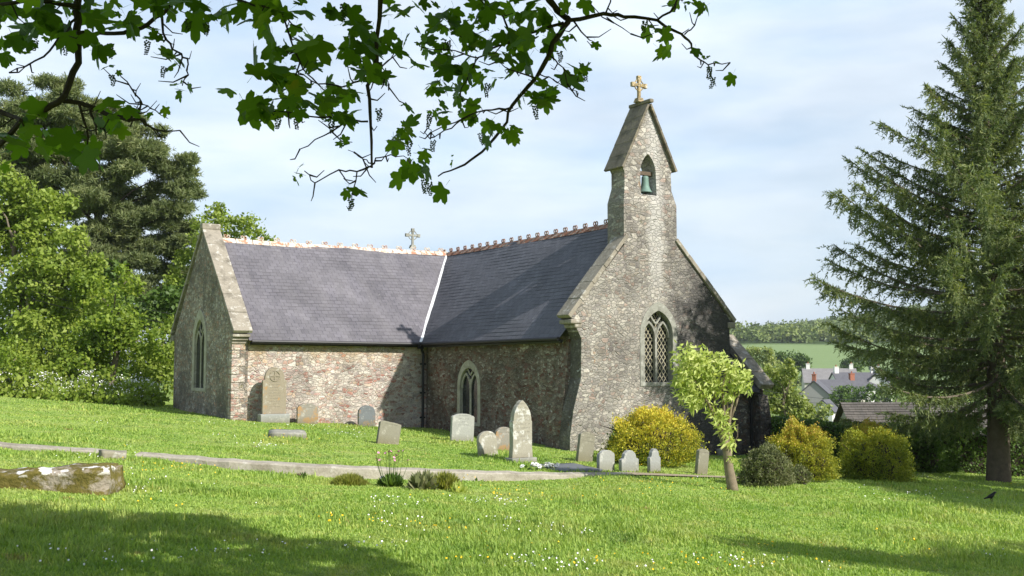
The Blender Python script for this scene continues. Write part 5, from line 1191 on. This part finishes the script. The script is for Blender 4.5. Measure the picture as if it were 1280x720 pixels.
# --- a tree beyond the right edge whose shade crosses the lawn
def side_tree(base, blobs, label, seed, mat='mid_leaf', per=150, ls=.28):
    z = gz(*base); o = empty('broadleaf_tree', (*base, z), 0, label, 'tree'); b = MB(); tp = Vector((0, 0, max(q[2] for q in blobs) - 1))
    b.tube([(0, 0, -.3), (.05, 0, 1.5), (0, .1, 3), tuple(tp)], [.34, .27, .22, .05], 9)
    for q in blobs: limb(b, (0, 0, 2.2), q[:3], .12, .03, 5, .1)
    b.build('trunk', M['bark'], o, smooth=True)
    Rm, T, S = blob_leaves(blobs, per, ls, seed=seed); V, F = scatter(DIAM_V, DIAM_F, Rm, T, S); np_mesh('crown', V, F, M[mat], o)
def casters(pts_px, base, h0, r):
    out = []
    for k, (px, py) in enumerate(pts_px):
        q = ground_at(px, py); t = (h0 + .5 * math.sin(k * 2.3) - q[2]) / SUN.z
        c = Vector(q) + SUN * t - Vector((base[0], base[1], gz(*base))); out.append((c.x, c.y, c.z, r))
    return out
B1 = (12.8, 5.2); B2 = (25.0, 17.5)
side_tree(B1, casters([(985, 688), (1035, 692), (1085, 698), (1140, 704), (1195, 709), (1250, 714), (1300, 719), (1220, 719), (1280, 729)], B1, 7.0, .62) + casters([(1340, 715), (1360, 730), (1390, 700)], B1, 7.8, 1.1), 'broadleaf tree beyond the right edge casting a streak of shade', 61, per=1000, ls=.2)
side_tree(B2, casters([(1100, 604), (1130, 608), (1160, 612), (1190, 618), (1215, 610), (1225, 622), (1250, 630), (1270, 636), (1260, 618), (1285, 626), (1310, 625), (1320, 612), (1285, 610)], B2, 8.5, 1.15) + casters([(1360, 615), (1380, 635)], B2, 10, 1.6), 'broadleaf tree beyond the right edge shading the grass by the spruce', 62, per=1000, ls=.22)

# ------------------------------------------------------------------ grass, flowers, ground cover
def lawn_points(n, rmin, rmax, seed, power=1.5, ang=33):
    rng = np.random.default_rng(seed); e = 2 - power - 1 + 0.0
    u_ = rng.random(n); q = 1.5 - power + .0
    # density per area ~ r^-(power+1)
    k = 1 - power; r = (rmin ** k + u_ * (rmax ** k - rmin ** k)) ** (1 / k) if abs(k) > 1e-6 else rmin * (rmax / rmin) ** u_
    a = np.radians(rng.uniform(-ang, ang, n)); x = r * np.sin(a); y = r * np.cos(a)
    bx, by = church_local(x, y)
    inside = ((bx > .3) & (bx < 8.2) & (by > -.0) & (by < 16.5)) | ((bx > -LT) & (bx < 1) & (by > LN + .25) & (by < LN + WT))
    ky = np.interp(x, KL[:, 0], KL[:, 1]); onk = (np.abs(y - ky) < .17) & (x > -11) & (x < 2.5) & ~((x > -6.95) & (x < -6.7))
    pth = np.zeros(n, bool)
    for i in range(6):
        a_, b_ = pp[i], pp[i + 1]; ab = b_ - a_; tt = np.clip(((x - a_[0]) * ab[0] + (y - a_[1]) * ab[1]) / (ab @ ab), 0, 1)
        pth |= np.hypot(x - a_[0] - tt * ab[0], y - a_[1] - tt * ab[1]) < .17
    tomb = (x > pr[0] - 2.5) & (x < pr[0] - .3) & (y > pr[1] + .08) & (y < pr[1] + .8)
    k = ~(inside | onk | pth | tomb); return x[k], y[k], r[k]
def vnoise(x, y, s, seed=0):
    rng = np.random.default_rng(seed); t = rng.random((64, 64)); xi = np.floor(x * s).astype(int); yi = np.floor(y * s).astype(int); fx = x * s - xi; fy = y * s - yi
    fx = fx * fx * (3 - 2 * fx); fy = fy * fy * (3 - 2 * fy); g_ = lambda i, j: t[i % 64, j % 64]
    return (g_(xi, yi) * (1 - fx) + g_(xi + 1, yi) * fx) * (1 - fy) + (g_(xi, yi + 1) * (1 - fx) + g_(xi + 1, yi + 1) * fx) * fy
x, y, r = lawn_points(620000, 6.2, 50, 77, 1.35); n = len(x); rng = np.random.default_rng(3)
tuft = .55 * vnoise(x, y, .9, 1) + .45 * vnoise(x, y, 3.1, 2)
h = (.030 + .058 * tuft ** 1.5) * rng.uniform(.6, 1.35, n); big_t = vnoise(x, y, .55, 9); h = h * (.7 + .9 * sstep(big_t, .45, .85)); h = np.where(rng.random(n) < .02, h * 1.8, h)
wd = .0030 * (1 + r / 8) * rng.uniform(.7, 1.3, n)
az = rng.uniform(0, 2 * np.pi, n); lean = rng.uniform(.1, .75, n); ux, uy = np.cos(az), np.sin(az)
z = ground_z(x, y) - .008
base = np.stack([x, y, z], -1); sdv = np.stack([-uy, ux, 0 * x], -1) * wd[:, None]; ld = np.stack([ux, uy, 0 * x], -1)
m1 = base + ld * (h * lean * .3)[:, None] + np.stack([0 * x, 0 * x, h * .6], -1); m2 = base + ld * (h * lean)[:, None] + np.stack([0 * x, 0 * x, h * (1 - .25 * lean)], -1)
V = np.stack([base - sdv, base + sdv, m1 + sdv * .75, m1 - sdv * .75, m2 + sdv * .12, m2 - sdv * .12], 1).reshape(-1, 3)
o6 = np.arange(n) * 6; F = np.concatenate([np.stack([o6, o6 + 1, o6 + 2, o6 + 3], 1), np.stack([o6 + 3, o6 + 2, o6 + 4, o6 + 5], 1)])
tag(np_mesh('grass', V, F, M['blades']), 'bright green meadow grass of the churchyard', 'grass', None, 'stuff')
def flowers(name, n, seed, mat, size, hgt, label, thr, patch, facing=0.3, rmax=38, extra=()):
    x, y, r = lawn_points(n, 6.4, rmax, seed, 1.0); k = vnoise(x + 17 * seed, y, patch, seed) + .35 * vnoise(x, y, patch * 3, seed + 1) > thr; x, y, r = x[k], y[k], r[k]; rng = np.random.default_rng(seed)
    for px, py, sx, sy, c in extra:
        q = np.array([ground_at(px + rng.normal(0, sx), py + rng.normal(0, sy))[:2] for _ in range(c)]); x = np.concatenate([x, q[:, 0]]); y = np.concatenate([y, q[:, 1]])
    n = len(x); nr = unit(rng.normal(0, .35, (n, 3)) + np.array([.15, -.45, 1.]))
    a = np.arange(7) / 7 * 2 * np.pi; tv = [(0, 0, .12)] + [(.5 * math.cos(q), .5 * math.sin(q), 0) for q in a]; tf = [(0, i + 1, (i + 1) % 7 + 1) for i in range(7)]
    T = np.stack([x, y, ground_z(x, y) + hgt * rng.uniform(.7, 1.3, n)], -1); rr = np.hypot(x, y)
    V, F = scatter(tv, tf, frames(rng.normal(0, 1, (n, 3)), nr), T, size * rng.uniform(.8, 1.25, n) * (1 + rr / 70)); print(name, n)
    tag(np_mesh(name, V, F, M[mat]), label, 'flowers', None, 'stuff')
flowers('daisies', 9000, 91, 'petal_white', .015, .085, 'small white daisies dotted through the grass', 1.08, .55, extra=[(100, 705, 60, 10, 24), (280, 700, 45, 10, 22), (610, 632, 22, 3, 45), (690, 712, 60, 6, 60), (490, 535, 20, 3, 30), (600, 535, 40, 3, 30), (440, 545, 20, 3, 25), (1170, 620, 60, 5, 50), (940, 710, 40, 6, 40), (175, 610, 14, 8, 25), (330, 560, 20, 3, 25), (390, 535, 25, 2, 22)])
flowers('buttercups', 7000, 95, 'petal_yellow', .0165, .10, 'yellow buttercups scattered over the lawn', 1.10, .5, extra=[(205, 590, 30, 6, 45), (640, 622, 40, 6, 40), (830, 612, 50, 5, 40), (880, 712, 70, 6, 50), (350, 545, 30, 5, 40), (1100, 690, 40, 10, 20), (620, 700, 50, 14, 20)])
# cow parsley bank at the far left
rng = np.random.default_rng(8); n = 430; x = rng.uniform(-21, -12.8, n); y = 43.2 - .18 * (x + 19) + rng.normal(0, .8, n); z0 = ground_z(x, y); hh = rng.uniform(.25, 1.0, n) * (.6 + .6 * np.abs(np.sin(x * 1.7 + y)))
b_, a_ = church_local(x, y); k = ~((b_ > -LT - .4) & (a_ > LN)); x, y, z0, hh = x[k], y[k], z0[k], hh[k]; n = len(x)
k_ = 11; C3 = np.stack([x, y, z0 + hh], -1)[:, None] + rng.normal(0, 1, (n, k_, 3)) * np.array([.13, .13, .05]); T = C3.reshape(-1, 3)
V, F = scatter(DIAM_V, DIAM_F, frames(rng.normal(0, 1, T.shape), unit(rng.normal(0, .6, T.shape) + np.array([.2, -.5, 1]))), T, rng.uniform(.035, .075, len(T)))
cp = empty('cow_parsley', (0, 0, 0), 0, 'bank of white cow parsley along the hedge at the left', 'flowers'); cp['kind'] = 'stuff'
np_mesh('umbels', V, F, M['petal_white'], cp)
k_ = 34; C3 = np.stack([x, y, z0], -1)[:, None] + np.stack([rng.normal(0, .25, (n, k_)), rng.normal(0, .25, (n, k_)), rng.random((n, k_)) * hh[:, None] * .95], -1); T = C3.reshape(-1, 3)
V, F = scatter(DIAM_V, DIAM_F, frames(unit(rng.normal(0, .6, T.shape) + np.array([0, 0, .8])), rng.normal(0, 1, T.shape)), T, rng.uniform(.10, .22, len(T))); np_mesh('stems', V, F, M['syc'], cp)
# plants at the foot of the kerb
def tuft(px, py, w_px, h_px, mat, label, n, ls, seed, name='tuft', thin=.18, cat='plant', flower=None):
    p = ground_at(px, py); k = p[1] / FPX; rng = np.random.default_rng(seed); o = empty(name, p, 0, label, cat)
    T = rng.normal(0, .38, (n, 3)) * np.array([w_px * k, w_px * k * .6, 0]); T[:, 2] = 0
    A = unit(T / (w_px * k) * 1.1 + np.array([0, 0, .8]) + rng.normal(0, .3, (n, 3))); S = h_px * k * rng.uniform(.5, 1.15, n) * np.exp(-(T[:, 0] / (w_px * k * .62)) ** 2)
    tv = [(-.5, 0, 0), (.5, 0, 0), (.4, .6, .05), (0, 1, 0), (-.4, .6, .05)]
    V, F = scatter(tv, [(0, 1, 2, 3, 4)], frames(A, unit(rng.normal(0, 1, (n, 3)))), T - np.array([0, 0, .02]), np.stack([S * thin, S, S], 1)); np_mesh('foliage', V, F, M[mat], o)
    if flower:
        m_, fx, fh, fs, cnt = flower; T = np.stack([rng.normal(0, fx * k, cnt), rng.normal(0, .08, cnt), fh * k * rng.uniform(.75, 1.1, cnt)], -1)
        b = MB()
        for q in T: b.tube([(q[0] * .5, q[1] * .5, 0), (q[0] * .9, q[1], q[2] * .7), tuple(q)], .004, 4)
        b.build('stem', M['mid_leaf'], o)
        for q in T:
            b = MB()
            for k_ in range(7):
                a = k_ * 2 * math.pi / 7; d = Vector((math.cos(a), math.sin(a), .35)); t = Vector((-math.sin(a), math.cos(a), 0)); L = fs * .75
                b.add([(0, 0, 0), d * L * .6 + t * L * .42, d * L, d * L * .6 - t * L * .42], [(0, 1, 2, 3)])
            h = b.build('flower_head', M[m_], o); h.location = q; h.rotation_euler = (.7, rng.normal(0, .3), rng.uniform(0, 6))
    return o
tuft(436, 606, 34, 16, 'olive_tuft', 'low mossy olive tuft against the stone kerb', 3200, .1, 1, thin=.09)
tuft(490, 608, 14, 20, 'mid_leaf', 'clump of plants with tall pink flowers by the kerb', 260, .1, 2, 'flower_clump', .3, flower=('petal_pink', 9, 40, .035, 14))
tuft(478, 607, 9, 12, 'mid_leaf', 'tiny plant with purple flowers by the kerb', 120, .1, 3, 'flower_clump', .3, flower=('petal_purple', 4, 10, .04, 5))
tuft(528, 611, 22, 24, 'grey_leaf', 'grey-green leafy plant in the middle of the kerb bed', 420, .1, 4, 'leafy_plant', .35)
tuft(556, 611, 24, 23, 'olive_tuft', 'brownish heathery clump at the right of the kerb bed', 2200, .1, 5, 'heather_clump', .08)
tuft(572, 615, 14, 16, 'pale_leaf', 'yellow-green leafy plant in front of the heathery clump', 110, .1, 6, 'leafy_plant', .35)
tuft(594, 600, 14, 12, 'mid_leaf', 'small green leafy plant at the right end of the kerb bed', 120, .1, 7, 'leafy_plant', .35)
tuft(378, 600, 8, 12, 'mid_leaf', 'small plant with pinkish red flowers left of the olive tuft', 90, .1, 8, 'flower_clump', .3, flower=('petal_pink', 5, 8, .03, 5))

# ------------------------------------------------------------------ crow
p = ground_at(1239, 629)
me = bpy.data.meshes.new('crow'); bm = bmesh.new(); sk = bm.verts.layers.skin.verify()
pts = [((0, 0, .17), .065), ((.06, 0, .20), .062), ((.12, 0, .25), .045), ((.155, 0, .285), .04), ((.20, 0, .285), .014), ((.235, 0, .278), .006), ((-.08, 0, .145), .05), ((-.17, 0, .115), .03), ((-.27, 0, .09), .022), ((.01, .03, .09), .014), ((.015, .032, .0), .008), ((.055, .034, .0), .006), ((.01, -.03, .09), .014), ((.015, -.032, .0), .008), ((.055, -.034, .0), .006)]
vs = [bm.verts.new(q) for q, r in pts]
for v, (q, r) in zip(vs, pts): v[sk].radius = (r, r)
for a, c in ((0, 1), (1, 2), (2, 3), (3, 4), (4, 5), (0, 6), (6, 7), (7, 8), (0, 9), (9, 10), (10, 11), (0, 12), (12, 13), (13, 14)): bm.edges.new((vs[a], vs[c]))
vs[0][sk].use_root = True; bm.to_mesh(me); bm.free()
o = link('crow', me, M['black_feather']); o.location = p + np.array([0, 0, .04]); o.scale = (.62, .62, .62); o.rotation_euler = (0, 0, R(15)); o.modifiers.new('skin', 'SKIN'); s_ = o.modifiers.new('sub', 'SUBSURF'); s_.levels = 1; s_.render_levels = 2
tag(o, 'black crow standing on the shaded grass near the spruce', 'bird')
# ------------------------------------------------------------------ poles and wires
p = at(36, 350, 46.5); z = gz(p[0], p[1]); o = empty('telegraph_pole', (p[0], p[1], z), 0, 'weathered pale telegraph pole standing in the leaves at the far left', 'pole')
b = MB(); b.tube([(0, 0, -.3), (0, 0, p[2] - z + .25)], [.10, .075], 8); b.build('shaft', M['bark_pale'], o)
b = MB(); b.box((0, 0, p[2] - z + .05), (.7, .07, .07)); b.build('crossarm', M['bark_pale'], o)
def wire(a, c, sag, label):
    a, c = Vector(a), Vector(c); b = MB(); b.tube([a.lerp(c, i / 14) - Vector((0, 0, sag * math.sin(math.pi * i / 14))) for i in range(15)], .014, 4); tag(b.build('overhead_wire', M['gutter']), label, 'wire', 'overhead wires')
for dy, lab in ((0, 'upper overhead wire between the far left trees and church'), (14, 'middle overhead wire between the far left trees and church'), (24, 'lowest overhead wire between the far left trees and church')):
    wire(at(40, 350 + dy, 43.6), at(330, 408 + dy * .8, 58), .3, lab)
wire(at(920, 482, 62), at(1110, 498, 95), .4, 'upper overhead wire crossing in front of the valley houses'); wire(at(920, 490, 62), at(1110, 503, 95), .4, 'lower overhead wire crossing in front of the valley houses')
